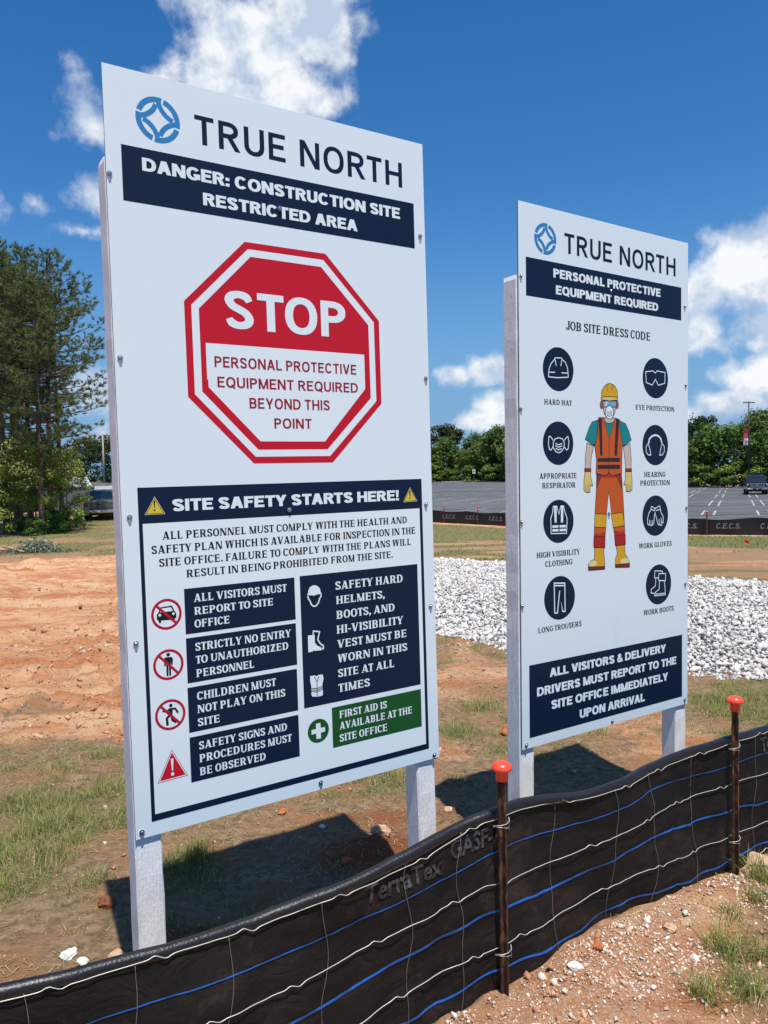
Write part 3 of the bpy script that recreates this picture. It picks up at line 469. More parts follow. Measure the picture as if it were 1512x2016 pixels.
PRINT2=[('banner',None, 1,[('P','navy',[(0.045, 2.0318),(1.1611, 2.0318),(1.1611, 2.2015),(0.045, 2.2015)])]),('lettering',None, 1,[('T','m','navy','TRUE NORTH', 0.2905, 1.113, 2.2526, 2.3445)]),('lettering',None, 2,[('T','b','white','PERSONAL PROTECTIVE', 0.2172, 0.9898, 2.1331, 2.1733)]),('lettering',None, 2,[('T','b','white','EQUIPMENT REQUIRED', 0.2328, 0.9706, 2.0595, 2.0996)]),('lettering',None, 1,[('T','f','black','JOB SITE DRESS CODE', 0.2986, 0.9092, 1.9052, 1.9458)]),('pictogram','hard hat pictogram on navy disc', 1,[('C','navy', 0.2459, 1.7203, 0.1002),('S','white', 0.0045,[(0.183, 1.7035),(0.1819, 1.6824),(0.2374, 1.6813),(0.3108, 1.6878),(0.3092, 1.711),(0.3041, 1.7352),(0.291, 1.7558),(0.2716, 1.7666),(0.2646, 1.7734),(0.2253, 1.7707),(0.2191, 1.7612),(0.199, 1.7436),(0.1858, 1.7187),(0.183, 1.7035),(0.2245, 1.7048)], 0),('S','white', 0.0045,[(0.2666, 1.7055),(0.3083, 1.7061)], 0),('S','white', 0.0045,[(0.2252, 1.7635),(0.2318, 1.7355)], 0),('S','white', 0.0045,[(0.269, 1.7646),(0.2616, 1.7356)], 0)]),('pictogram','safety goggles pictogram on navy disc', 1,[('C','navy', 0.949, 1.7202, 0.1019),('S','white', 0.0045,[(0.8704, 1.7478),(0.9287, 1.7559),(0.9469, 1.7456),(0.9609, 1.7579),(1.0262, 1.7537),(1.0242, 1.6985),(0.9719, 1.6857),(0.9481, 1.7147),(0.9235, 1.6845),(0.8758, 1.6941)], 1)]),('pictogram','respirator pictogram on navy disc', 1,[('C','navy', 0.2427, 1.3819, 0.0999),('S','white', 0.0045,[(0.2096, 1.3855),(0.2212, 1.4009),(0.245, 1.4074),(0.2697, 1.4028),(0.282, 1.3862),(0.28, 1.3614),(0.2602, 1.3428),(0.2442, 1.3384),(0.2249, 1.3439),(0.2102, 1.361)], 1),('S','white', 0.0045,[(0.2227, 1.3813),(0.2446, 1.3748),(0.2677, 1.3818)], 0),('S','white', 0.0045,[(0.2226, 1.3703),(0.2445, 1.3637),(0.2676, 1.3706)], 0),('S','white', 0.0045,[(0.2251, 1.358),(0.2444, 1.352),(0.2648, 1.3583)], 0),('S','white', 0.0045,[(0.2097, 1.3946),(0.1925, 1.4127),(0.1821, 1.4114),(0.1783, 1.3821),(0.1832, 1.3547),(0.1944, 1.3499),(0.2103, 1.3671)], 0),('S','white', 0.0045,[(0.2821, 1.3955),(0.2983, 1.4112),(0.3073, 1.4132),(0.3125, 1.3897),(0.3086, 1.3585),(0.2978, 1.3504),(0.2818, 1.3658)], 0)]),('pictogram','ear muffs pictogram on navy disc', 1,[('C','navy', 0.9479, 1.3811, 0.103),('S','white', 0.009,[(0.8943, 1.3893),(0.8985, 1.4096),(0.9188, 1.4255),(0.9457, 1.432),(0.9728, 1.4277),(0.9925, 1.4129),(0.9991, 1.3938)], 0),('S','white', 0.0045,[(0.89, 1.3893),(0.8741, 1.3722),(0.8742, 1.3452),(0.8923, 1.3297),(0.9115, 1.3311),(0.9029, 1.3623)], 1),('S','white', 0.0045,[(1.0024, 1.3918),(1.0201, 1.3734),(1.0202, 1.3479),(1.0027, 1.3306),(0.9819, 1.3299),(0.9916, 1.3629)], 1)]),('pictogram','safety vest pictogram on navy disc', 1,[('C','navy', 0.2419, 1.0222, 0.0999),('S','white', 0.0045,[(0.2072, 1.093),(0.231, 1.0922),(0.2439, 1.0544),(0.2559, 1.0926),(0.2755, 1.092),(0.2842, 1.0622),(0.2983, 1.0333),(0.2941, 0.9642),(0.1926, 0.9678),(0.1908, 1.0379),(0.2025, 1.0622)], 1),('P','white',[(0.2116, 1.0917),(0.2292, 1.0911),(0.2284, 1.0164),(0.216, 1.017)]),('P','white',[(0.2576, 1.0913),(0.2737, 1.0908),(0.2712, 1.0157),(0.2568, 1.0163)]),('P','white',[(0.201, 1.0052),(0.2407, 1.0046),(0.2406, 0.9934),(0.2008, 0.9941)]),('P','white',[(0.2478, 1.0043),(0.2908, 1.0035),(0.2907, 0.9921),(0.2477, 0.993)]),('P','white',[(0.2008, 0.9879),(0.2405, 0.9871),(0.2404, 0.9759),(0.2006, 0.9767)]),('P','white',[(0.2476, 0.9867),(0.2907, 0.9858),(0.2905, 0.9745),(0.2475, 0.9755)])]),('pictogram','work gloves pictogram on navy disc', 1,[('C','navy', 0.9479, 1.0206, 0.1038),('S','white', 0.0045,[(0.9143, 1.0689),(0.9468, 1.0574),(0.9414, 1.0459),(0.9121, 1.0538),(0.9143, 1.0689)], 0),('S','white', 0.0045,[(0.9468, 1.0574),(0.9828, 1.07),(0.9884, 1.0524),(0.9523, 1.0455)], 0),('S','white', 0.0045,[(0.9121, 1.0518),(0.895, 1.0353),(0.8843, 1.0049),(0.8865, 0.9794),(0.8972, 0.9748),(0.9036, 1.0006),(0.9037, 0.9731),(0.9166, 0.9704),(0.9209, 0.9985),(0.9231, 0.9735),(0.9339, 0.9799),(0.9393, 1.0197),(0.9468, 1.0401)], 0),('S','white', 0.0045,[(0.9862, 1.0511),(0.9961, 1.0313),(1.0106, 1.0133),(1.0107, 0.9806),(0.9996, 0.9859),(0.9929, 1.0071),(0.9997, 0.9699),(0.9865, 0.9678),(0.9776, 1.0008),(0.9798, 0.9729),(0.9689, 0.9735),(0.9556, 1.0087),(0.9447, 1.0299)], 0)]),('pictogram','long trousers pictogram on navy disc', 1,[('C','navy', 0.2465, 0.6664, 0.1018),('S','white', 0.006,[(0.2106, 0.738),(0.2803, 0.7318),(0.2818, 0.5993),(0.2644, 0.6012),(0.2462, 0.6996),(0.2307, 0.5972),(0.2126, 0.5992)], 1),('S','white', 0.006,[(0.2104, 0.7265),(0.2802, 0.7202)], 0)]),('pictogram','work boots pictogram on navy disc', 1,[('C','navy', 0.9741, 0.6639, 0.1035),('S','white', 0.0045,[(1.0067, 0.7189),(1.0044, 0.7305),(0.944, 0.7367),(0.9397, 0.7017),(0.9731, 0.6975)], 0),('S','white', 0.0045,[(0.9752, 0.72),(1.0315, 0.7154),(1.0294, 0.6784),(0.9731, 0.6847)], 1),('S','white', 0.0045,[(0.981, 0.6826),(0.9778, 0.638),(0.9444, 0.6248),(0.94, 0.6082),(1.0275, 0.6047),(1.0274, 0.6298),(1.0204, 0.6791)], 1),('S','white', 0.0045,[(0.9508, 0.7008),(0.9476, 0.6585),(0.9145, 0.6439),(0.9112, 0.6251),(0.9366, 0.6205)], 0),('S','white', 0.0045,[(0.9422, 0.6165),(1.0274, 0.6133)], 0)]),('lettering',None, 1,[('T','f','black','HARD HAT', 0.1529, 0.3339, 1.5568, 1.5812)]),('lettering',None, 1,[('T','f','black','EYE PROTECTION', 0.7914, 1.1039, 1.5561, 1.5808)]),('lettering',None, 1,[('T','f','black','APPROPRIATE', 0.1197, 0.3646, 1.2198, 1.2449)]),('lettering',None, 1,[('T','f','black','RESPIRATOR', 0.1371, 0.356, 1.1763, 1.2011)]),('lettering',None, 1,[('T','f','black','HEARING', 0.8585, 1.0285, 1.2184, 1.2444)]),('lettering',None, 1,[('T','f','black','PROTECTION', 0.8269, 1.0678, 1.1754, 1.2015)]),('lettering',None, 1,[('T','f','black','HIGH VISIBILITY', 0.0988, 0.3849, 0.8606, 0.8857)]),('lettering',None, 1,[('T','f','black','CLOTHING', 0.1525, 0.3318, 0.817, 0.8422)]),('lettering',None, 1,[('T','f','black','WORK GLOVES', 0.8155, 1.083, 0.858, 0.8837)]),('lettering',None, 1,[('T','f','black','LONG TROUSERS', 0.1053, 0.3933, 0.5174, 0.5422)]),('lettering',None, 1,[('T','f','black','WORK BOOTS', 0.8524, 1.0991, 0.5148, 0.541)]),('banner',None, 1,[('P','navy',[(0.0473, 0.0455),(1.1714, 0.0455),(1.1714, 0.378),(0.0473, 0.378)])]),('lettering',None, 2,[('T','b','white','ALL VISITORS & DELIVERY', 0.1778, 1.0334, 0.3048, 0.345)]),('lettering',None, 2,[('T','b','white','DRIVERS MUST REPORT TO THE', 0.0953, 1.1217, 0.228, 0.2685)]),('lettering',None, 2,[('T','b','white','SITE OFFICE IMMEDIATELY', 0.1869, 1.0513, 0.1527, 0.1936)]),('lettering',None, 2,[('T','b','white','UPON ARRIVAL', 0.3775, 0.8617, 0.0749, 0.1165)]),('worker_figure','printed worker in hard hat, goggles, mask, orange vest and yellow boots', 1,[('P','skin',[(0.4354, 1.3847),(0.4833, 1.3724),(0.4659, 1.3213),(0.4608, 1.2626),(0.4233, 1.2629),(0.4236, 1.3086)]),('S','black', 0.0035,[(0.4354, 1.3847),(0.4833, 1.3724),(0.4659, 1.3213),(0.4608, 1.2626),(0.4233, 1.2629),(0.4236, 1.3086)], 1),('P','skin',[(0.6974, 1.3709),(0.7482, 1.3878),(0.7583, 1.3082),(0.7563, 1.2602),(0.7154, 1.2606),(0.7104, 1.3083)]),('S','black', 0.0035,[(0.6974, 1.3709),(0.7482, 1.3878),(0.7583, 1.3082),(0.7563, 1.2602),(0.7154, 1.2606),(0.7104, 1.3083)], 1),('P','glove',[(0.4213, 1.2502),(0.4608, 1.2498),(0.4624, 1.2191),(0.4755, 1.1836),(0.4679, 1.1806),(0.4585, 1.1903),(0.4554, 1.152),(0.4319, 1.1506),(0.4132, 1.1625),(0.4136, 1.2071)]),('S','black', 0.0035,[(0.4213, 1.2502),(0.4608, 1.2498),(0.4624, 1.2191),(0.4755, 1.1836),(0.4679, 1.1806),(0.4585, 1.1903),(0.4554, 1.152),(0.4319, 1.1506),(0.4132, 1.1625),(0.4136, 1.2071)], 1),('P','glove',[(0.7133, 1.2473),(0.7604, 1.2469),(0.7644, 1.2014),(0.7644, 1.1545),(0.7408, 1.147),(0.7203, 1.1489),(0.7153, 1.1856),(0.7051, 1.1811),(0.7011, 1.1858),(0.7153, 1.2155)]),('S','black', 0.0035,[(0.7133, 1.2473),(0.7604, 1.2469),(0.7644, 1.2014),(0.7644, 1.1545),(0.7408, 1.147),(0.7203, 1.1489),(0.7153, 1.1856),(0.7051, 1.1811),(0.7011, 1.1858),(0.7153, 1.2155)], 1),('S','black', 0.0022,[(0.4244, 1.1559),(0.4256, 1.1878)], 0),('S','black', 0.0022,[(0.4356, 1.1518),(0.4368, 1.1876)], 0),('S','black', 0.0022,[(0.4469, 1.1528),(0.4481, 1.1873)], 0),('S','black', 0.0022,[(0.7275, 1.1487),(0.7285, 1.1853)], 0),('S','black', 0.0022,[(0.7397, 1.1484),(0.7408, 1.1851)], 0),('S','black', 0.0022,[(0.7521, 1.1508),(0.7531, 1.1849)], 0),('P','cuff',[(0.4186, 1.2642),(0.4627, 1.2639),(0.4626, 1.2511),(0.4186, 1.2515)]),('S','black', 0.0035,[(0.4186, 1.2642),(0.4627, 1.2639),(0.4626, 1.2511),(0.4186, 1.2515)], 1),('P','cuff',[(0.7134, 1.2619),(0.7604, 1.2615),(0.7604, 1.2482),(0.7133, 1.2487)]),('S','black', 0.0035,[(0.7134, 1.2619),(0.7604, 1.2615),(0.7604, 1.2482),(0.7133, 1.2487)], 1),('P','orange',[(0.5034, 1.241),(0.683, 1.239),(0.6949, 1.1362),(0.7098, 0.9287),(0.632, 0.933),(0.6095, 1.0431),(0.5883, 1.1487),(0.5731, 1.0445),(0.5628, 0.9335),(0.4835, 0.9379),(0.4899, 1.051),(0.5001, 1.1606)]),('S','black', 0.0035,[(0.5034, 1.241),(0.683, 1.239),(0.6949, 1.1362),(0.7098, 0.9287),(0.632, 0.933),(0.6095, 1.0431),(0.5883, 1.1487),(0.5731, 1.0445),(0.5628, 0.9335),(0.4835, 0.9379),(0.4899, 1.051),(0.5001, 1.1606)], 1),('P','cuff',[(0.5063, 1.2346),(0.539, 1.2322),(0.5001, 1.1638)]),('S','black', 0.0035,[(0.5063, 1.2346),(0.539, 1.2322),(0.5001, 1.1638)], 1),('P','cuff',[(0.6429, 1.231),(0.6799, 1.2325),(0.6868, 1.1596)]),('S','black', 0.0035,[(0.6429, 1.231),(0.6799, 1.2325),(0.6868, 1.1596)], 1),('P','rust',[(0.5322, 1.2375),(0.6499, 1.2361),(0.6449, 1.2198),(0.537, 1.218)]),('P','gold',[(0.4899, 1.0478),(0.5731, 1.0413),(0.5679, 0.9772),(0.4857, 0.9832)]),('S','black', 0.0035,[(0.4899, 1.0478),(0.5731, 1.0413),(0.5679, 0.9772),(0.4857, 0.9832)], 1),('P','gold',[(0.6076, 1.0412),(0.6927, 1.0478),(0.7068, 0.9811),(0.6212, 0.9746)]),('S','black', 0.0035,[(0.6076, 1.0412),(0.6927, 1.0478),(0.7068, 0.9811),(0.6212, 0.9746)], 1),('P','rust',[(0.4836, 0.9541),(0.523, 0.9481),(0.5649, 0.959),(0.5628, 0.9335),(0.4835, 0.9379)]),('P','rust',[(0.6271, 0.9611),(0.6692, 0.9523),(0.7098, 0.9568),(0.7118, 0.9319),(0.63, 0.9331)]),('P','cuff2',[(0.4816, 0.938),(0.5628, 0.9335),(0.5606, 0.8791),(0.4794, 0.8881)]),('S','black', 0.0035,[(0.4816, 0.938),(0.5628, 0.9335),(0.5606, 0.8791),(0.4794, 0.8881)], 1),('P','cuff2',[(0.6301, 0.9344),(0.7118, 0.9353),(0.7128, 0.8869),(0.6369, 0.8842)]),('S','black', 0.0035,[(0.6301, 0.9344),(0.7118, 0.9353),(0.7128, 0.8869),(0.6369, 0.8842)], 1),('P','gold',[(0.4851, 0.8845),(0.5499, 0.8804),(0.5575, 0.8253),(0.5592, 0.7856),(0.4436, 0.7912),(0.4427, 0.8108),(0.458, 0.8226),(0.4819, 0.8274),(0.4868, 0.8499)]),('S','black', 0.0035,[(0.4851, 0.8845),(0.5499, 0.8804),(0.5575, 0.8253),(0.5592, 0.7856),(0.4436, 0.7912),(0.4427, 0.8108),(0.458, 0.8226),(0.4819, 0.8274),(0.4868, 0.8499)], 1),('P','gold',[(0.6439, 0.8838),(0.7066, 0.8852),(0.7096, 0.8413),(0.7404, 0.8021),(0.7435, 0.7849),(0.6366, 0.7896),(0.6387, 0.8261),(0.6518, 0.8453)]),('S','black', 0.0035,[(0.6439, 0.8838),(0.7066, 0.8852),(0.7096, 0.8413),(0.7404, 0.8021),(0.7435, 0.7849),(0.6366, 0.7896),(0.6387, 0.8261),(0.6518, 0.8453)], 1),('E','toe', 0.4741, 0.8097, 0.0298, 0.0143),('E','toe', 0.7065, 0.8032, 0.0329, 0.0162),('P','sole',[(0.4407, 0.7947),(0.5593, 0.7889),(0.5592, 0.7757),(0.4435, 0.7783)]),('S','black', 0.0035,[(0.4407, 0.7947),(0.5593, 0.7889),(0.5592, 0.7757),(0.4435, 0.7783)], 1),('P','sole',[(0.6356, 0.7917),(0.7435, 0.7903),(0.7435, 0.7713),(0.6366, 0.7776)]),('S','black', 0.0035,[(0.6356, 0.7917),(0.7435, 0.7903),(0.7435, 0.7713),(0.6366, 0.7776)], 1),('P','teal',[(0.5144, 1.4961),(0.4717, 1.4854),(0.4508, 1.4577),(0.4243, 1.4035),(0.4861, 1.3724),(0.5044, 1.4173)]),('S','black', 0.0035,[(0.5144, 1.4961),(0.4717, 1.4854),(0.4508, 1.4577),(0.4243, 1.4035),(0.4861, 1.3724),(0.5044, 1.4173)], 1),('P','teal',[(0.6705, 1.4969),(0.7157, 1.483),(0.738, 1.4505),(0.7584, 1.4045),(0.6953, 1.3722),(0.6774, 1.4199)]),('S','black', 0.0035,[(0.6705, 1.4969),(0.7157, 1.483),(0.738, 1.4505),(0.7584, 1.4045),(0.6953, 1.3722),(0.6774, 1.4199)], 1),('P','teal',[(0.5528, 1.4984),(0.6358, 1.5006),(0.6256, 1.4126),(0.5572, 1.4117)]),('P','skin',[(0.5673, 1.5116),(0.624, 1.5132),(0.6338, 1.4973),(0.616, 1.4858),(0.5945, 1.482),(0.5721, 1.4847),(0.5576, 1.4953)]),('S','black', 0.0035,[(0.5673, 1.5116),(0.624, 1.5132),(0.6338, 1.4973),(0.616, 1.4858),(0.5945, 1.482),(0.5721, 1.4847),(0.5576, 1.4953)], 1),('P','orange',[(0.5173, 1.507),(0.5557, 1.5093),(0.5624, 1.4826),(0.5922, 1.4122),(0.6239, 1.4808),(0.6358, 1.5103),(0.6705, 1.5015),(0.6734, 1.4526),(0.6903, 1.3873),(0.685, 1.239),(0.6102, 1.2268),(0.5906, 1.2466),(0.571, 1.2292),(0.4987, 1.2392),(0.5019, 1.3085),(0.4899, 1.3725),(0.5093, 1.4366)]),('S','black', 0.0035,[(0.5173, 1.507),(0.5557, 1.5093),(0.5624, 1.4826),(0.5922, 1.4122),(0.6239, 1.4808),(0.6358, 1.5103),(0.6705, 1.5015),(0.6734, 1.4526),(0.6903, 1.3873),(0.685, 1.239),(0.6102, 1.2268),(0.5906, 1.2466),(0.571, 1.2292),(0.4987, 1.2392),(0.5019, 1.3085),(0.4899, 1.3725),(0.5093, 1.4366)], 1),('P','strip',[(0.5173, 1.5038),(0.5403, 1.5044),(0.5452, 1.3259),(0.5279, 1.3258)]),('P','strip',[(0.6437, 1.5073),(0.6686, 1.5047),(0.6502, 1.326),(0.6313, 1.326)]),('P','strip',[(0.5096, 1.3136),(0.6721, 1.3162),(0.6721, 1.2951),(0.5095, 1.2956)]),('P','strip',[(0.5094, 1.2815),(0.672, 1.282),(0.672, 1.2609),(0.5093, 1.2622)]),('S','black', 0.003,[(0.5922, 1.4122),(0.5906, 1.2466)], 0),('E','earcup', 0.5406, 1.5703, 0.0135, 0.0204),('E','earcup', 0.6528, 1.5744, 0.0119, 0.0208),('E','black', 0.5957, 1.553, 0.0452, 0.0438),('E','skin', 0.5957, 1.553, 0.0412, 0.0412),('P','goggle',[(0.5465, 1.5877),(0.6479, 1.5918),(0.6459, 1.5638),(0.6045, 1.5598),(0.5948, 1.5684),(0.585, 1.5591),(0.5502, 1.5604)]),('S','black', 0.0035,[(0.5465, 1.5877),(0.6479, 1.5918),(0.6459, 1.5638),(0.6045, 1.5598),(0.5948, 1.5684),(0.585, 1.5591),(0.5502, 1.5604)], 1),('P','glint',[(0.5677, 1.5867),(0.589, 1.5875),(0.5734, 1.5638),(0.5579, 1.5645)]),('E','black', 0.5956, 1.535, 0.0324, 0.0335),('E','white', 0.5956, 1.535, 0.0284, 0.0303),('S','black', 0.003,[(0.5752, 1.5395),(0.5956, 1.5337),(0.6162, 1.5408)], 0),('S','black', 0.003,[(0.5752, 1.5305),(0.5956, 1.5247),(0.6162, 1.5317)], 0),('S','black', 0.003,[(0.5751, 1.5215),(0.5956, 1.5156),(0.6162, 1.5227)], 0),('P','gold',[(0.5388, 1.6002),(0.5409, 1.6353),(0.5564, 1.6565),(0.5758, 1.6689),(0.5972, 1.6751),(0.6216, 1.6713),(0.6412, 1.6594),(0.654, 1.6406),(0.6559, 1.605)]),('S','black', 0.0035,[(0.5388, 1.6002),(0.5409, 1.6353),(0.5564, 1.6565),(0.5758, 1.6689),(0.5972, 1.6751),(0.6216, 1.6713),(0.6412, 1.6594),(0.654, 1.6406),(0.6559, 1.605)], 1),('S','black', 0.003,[(0.5758, 1.6689),(0.5834, 1.6405)], 0),('S','black', 0.003,[(0.6225, 1.67),(0.6136, 1.64)], 0),('P','hatbrim',[(0.5369, 1.6033),(0.5581, 1.6093),(0.6282, 1.6123),(0.6579, 1.6071),(0.6559, 1.5973),(0.5968, 1.5904),(0.5388, 1.5932)]),('S','black', 0.0035,[(0.5369, 1.6033),(0.5581, 1.6093),(0.6282, 1.6123),(0.6579, 1.6071),(0.6559, 1.5973),(0.5968, 1.5904),(0.5388, 1.5932)], 1)]),('logo','blue round four pointed star logo', 1,[('L','logo', 0.1679, 2.2972, 0.0699)])]
SCREWS1=[(0.0089, 2.1029),(0.017, 1.5366),(0.0242, 1.0357),(0.0268, 0.632),(0.0197, 0.0214),(1.1949, 2.0801),(1.2035, 1.5253),(1.1869, 1.0268),(1.196, 0.6186),(1.194, 0.016),(0.5888, 2.0891),(0.5846, 1.0333),(0.6735, 0.0266)]
SCREWS2=[(0.0132, 2.1127),(0.0074, 1.5314),(0.006, 1.0293),(0.0066, 0.653),(0.0246, 0.0187),(1.1895, 2.1081),(1.1992, 1.6986),(1.2042, 1.0506),(1.1967, 0.6469),(1.193, 0.025),(0.6077, 2.1184),(0.5889, 1.045),(0.6096, 0.0185)]
# ------------------------------------------------------------------ terrain
E_ = np.array([.82972, .55818]); N_ = np.array([.55818, -.82972])        # along the silt fence / out of it, towards the camera
FA = np.array([.33, 2.56])
def fence_sd(x, y): return (x-FA[0])*E_[0]+(y-FA[1])*E_[1], (x-FA[0])*N_[0]+(y-FA[1])*N_[1]
def base_h(x, y):
    x = np.asarray(x, float); y = np.asarray(y, float)
    h = -.75*np.clip((y-12)/19, 0, 1)
    a = x/np.maximum(y, 1)
    k = 1-sstep(.10, .45, a)
    h = h+.0096*np.clip(y-30, 0, 330)*k
    left = 1-sstep(-.42, -.12, a)
    h = h+2.2*sstep(66, 108, y)*left
    s, d = fence_sd(x, y)
    near = np.exp(-((d-.10)/.22)**2)*(d > -.05)
    h = h+near*.055*sstep(.0, .35, s)*(1-sstep(1.1, 1.6, s))
    h = h-.05*sstep(.3, 1.6, d)*(y < 8)
    return h
def rut(x, y):
    m = sstep(4.6, 6.5, y)*(1-sstep(22, 26, y))*(1-sstep(-1.6, .6, x-.02*y))
    q = y*1.0-x*.10+.5*fbm(x*.25, y*.25, 51, 2)
    r = fbm(q*5.5, x*.35+q*.4, 61, 3)-.5+.35*(fbm(q*13, x*.6, 63, 2)-.5)*sstep(.5, .6, fbm(x*.3+5, y*.5, 65, 2))
    c = fbm(x*1.6, y*1.6, 71, 4)-.5
    cl = np.maximum(0, fbm(x*3.2, y*3.2, 73, 3)-.60)
    lp_ = np.maximum(0, fbm(x*4.2+3, y*4.2, 77, 4)-.50)*sstep(.42, .60, fbm(x*.8, y*.8, 79, 2))*(1-.5*sstep(12, 20, y))
    return m*(r*.15+c*.10+cl*.42+lp_*.34)
def gz(x, y):
    x = np.asarray(x, float); y = np.asarray(y, float)
    n = 1-sstep(9, 16, np.hypot(x, y))
    m = (fbm(x*1.3, y*1.3, 3, 3)-.5)*.05+(fbm(x*6, y*6, 5, 3)-.5)*.022*n+(fbm(x*22, y*22, 8, 2)-.5)*.010*n
    m = m+np.maximum(0, fbm(x*9, y*9, 15, 2)-.62)*.09*n
    f = (1-sstep(28, 36, y)*sstep(-.1, .1, x/np.maximum(y, 1)))
    red = .07*np.exp(-(((x+.10)/.20)**2+((y-3.58)/.16)**2))*(.5+fbm(x*16, y*16, 19, 3))
    return base_h(x, y)+m*f+rut(x, y)+red
BED = [(-2.2, 10.2), (-.6, 9.3), (.55, 8.55), (1.17, 7.75), (2.0, 7.15), (2.61, 6.75), (3.1, 6.35), (4.4, 5.4), (7.0, 4.0), (14, 2.2), (15, 8.5), (9, 10.2), (5.9, 12.1), (5.27, 12.7), (2.64, 17.6), (1.24, 19.2), (0, 20.5), (-2.5, 19), (-3.2, 14)]
def inpoly(x, y, P):
    c = np.zeros(np.shape(x), bool); n = len(P)
    for i in range(n):
        x1, y1 = P[i]; x2, y2 = P[(i+1) % n]
        if y1 == y2: continue
        c ^= ((y1 > y) != (y2 > y)) & (x < (x2-x1)*(y-y1)/(y2-y1)+x1)
    return c
def polydist(x, y, P):
    d = np.full(np.shape(x), 1e9)
    for i in range(len(P)):
        a = np.array(P[i]); b = np.array(P[(i+1) % len(P)]); ab = b-a
        t = np.clip(((x-a[0])*ab[0]+(y-a[1])*ab[1])/(ab@ab), 0, 1)
        d = np.minimum(d, np.hypot(x-a[0]-t*ab[0], y-a[1]-t*ab[1]))
    return np.where(inpoly(x, y, P), -d, d)
GB = [(-1.96,4.21,.5,.9),(-1.59,3.88,.4,.9),(-1.68,3.57,.45,1.),(-1.34,3.56,.25,.8),(-1.43,3.21,.22,.8),(-2.35,4.92,.4,.4),(-1.95,4.64,.3,.5),(-1.5,4.32,.2,.6),(-1.25,3.02,.12,.5),(-2.9,4.4,.8,.8),
 (.64,5.91,.30,.6),(.47,5.32,.30,.8),(1.18,5.07,.25,.6),(.75,4.9,.2,.7),(2.46,5.9,.35,1.),(2.57,5.63,.4,1.),(2.87,6.01,.4,1.),(3.6,5.2,.7,.9),(2.14,5.31,.22,.8),(-.2,4.46,.16,.7),(-.02,4.53,.16,.7),(-.35,4.3,.25,.4),
 (-.91,3.59,.12,1.),(.14,4.16,.18,.6),(1.56,3.25,.10,.9),(1.22,2.76,.10,1.0),(1.02,2.52,.09,1.0),(1.18,2.57,.09,1.),(1.43,3.06,.08,.8),(1.30,2.92,.07,.6),(1.36,2.70,.14,1.),(1.6,2.9,.25,.8),(-1.03,3.54,.1,.8),(2.23,5.2,.2,.7),(.9,5.6,.3,.4),(2.79,6.31,.3,.5)]
def green(x, y):
    g = np.zeros(np.shape(x))
    for a, b, r, w in GB: g = np.maximum(g, w*np.exp(-((x-a)**2+(y-b)**2)/(r*r)))
    n = fbm(x*2.2, y*2.2, 31, 4)
    g = g*sstep(.34, .54, n+.05)*(.55+.45*sstep(.35, .6, fbm(x*6, y*6, 33, 3)))+.55*sstep(.47, .66, n)*sstep(.38, .60, fbm(x*5, y*5, 34, 3))*(y < 9.5)*(y > 3)
    off = np.interp(x, [-6, -2, 4.2, 9, 13, 20, 30], [50.6, 46.4, 39.6, 33.4, 29.7, 22.3, 13.5])-y      # strip of turf before the back fence
    st = sstep(1.0, 1.8, off)*(1-sstep(9.5, 12.5, off+4*(fbm(x*.5, y*.5, 36, 2)-.5)))*(x > -4)
    g = np.maximum(g, st)
    g = np.maximum(g, .75*(off > 8)*(y > 12.5)*(x > -4)*sstep(.46, .62, fbm(x*.5, y*1.1, 37, 3)))
    lf = sstep(22, 29, y+5*(fbm(x*.5, y*.5, 38, 3)-.5))*(x < -3)*(.35+.65*sstep(.42, .60, fbm(x*.55, y*.55, 39, 4)))*(1-sstep(-8.5, -5.5, x+(y-30)*.26))
    g = np.maximum(g, lf)
    s, d = fence_sd(x, y)
    front = (d > 0) & (y < 4.5)
    gravelly = front & (x < 1.05)
    g = np.where(gravelly, g*.25, g)
    pt_ = sstep(.56, .68, fbm(x*.9, y*1.4, 46, 4))*(1-sstep(6, 12, y)); rm = (1-.7*pt_)*sstep(4.9, 6.0, y)*(1-sstep(22, 25, y))*(1-sstep(-1.9, -.2, x-.02*y)); g = g*(1-.93*rm)
    return np.clip(g, 0, 1)
def road(x, y):
    n = fbm(x*.9, y*.9, 43, 3)-.5
    m = sstep(4.2, 6.0, y+n*3.6+1.6*(fbm(x*4, y*4, 49, 3)-.5))*(1-sstep(-1.2, .9, x+n-.015*y))
    m = m*(1-sstep(21.5, 27, y+n*3-(x+8)*1.2*(x < -6)))+.85*sstep(20, 24, y)*np.exp(-((x+8.2+(y-30)*.30)/2.6)**2)*(x < 0)*(1-sstep(54, 60, y))
    far = sstep(60, 66, y)*(1-sstep(84, 93, y+n*4))*(x < -2)
    mid = .6*sstep(.40, .62, fbm(x*1.1, y*1.1, 45, 3))*(y > 4.8)*(y < 9.5)*(x > 0)*(x < 2.2)
    s, d = fence_sd(x, y)
    fr = .75*((d > -.02) & (y < 5) & (x < 2.2))*(1-sstep(1.0, 1.35, x-(y-2.5)*.5))
    off = np.interp(x, [-6, -2, 4.2, 9, 13, 20, 30], [50.6, 46.4, 39.6, 33.4, 29.7, 22.3, 13.5])-y
    strip = (.5*sstep(.42, .66, fbm(x*.35, y*1.0, 47, 3))*(off > 11)*(y > 10.5)+.95*(1-sstep(.6, 2.0, off))*(off > -1.5))*(x > -4)*(x < 40)
    return np.clip(np.maximum.reduce([m, far, mid, fr, strip]), 0, 1)
def axis_pts(segs):
    out = []
    for a, b, st in segs: out += list(np.arange(a, b-1e-9, st))
    return out
xp = axis_pts([(-4.2, 4.6, .042), (4.6, 16, .16)]); xn = axis_pts([(-16, -4.2, .16)])
g = 16; far = []
st = .35
while g < 1500: far.append(g); g += st; st *= 1.17
gx = np.array([-q for q in far[::-1]]+xn+xp+far)
g = 26.; fy = []; st = .16
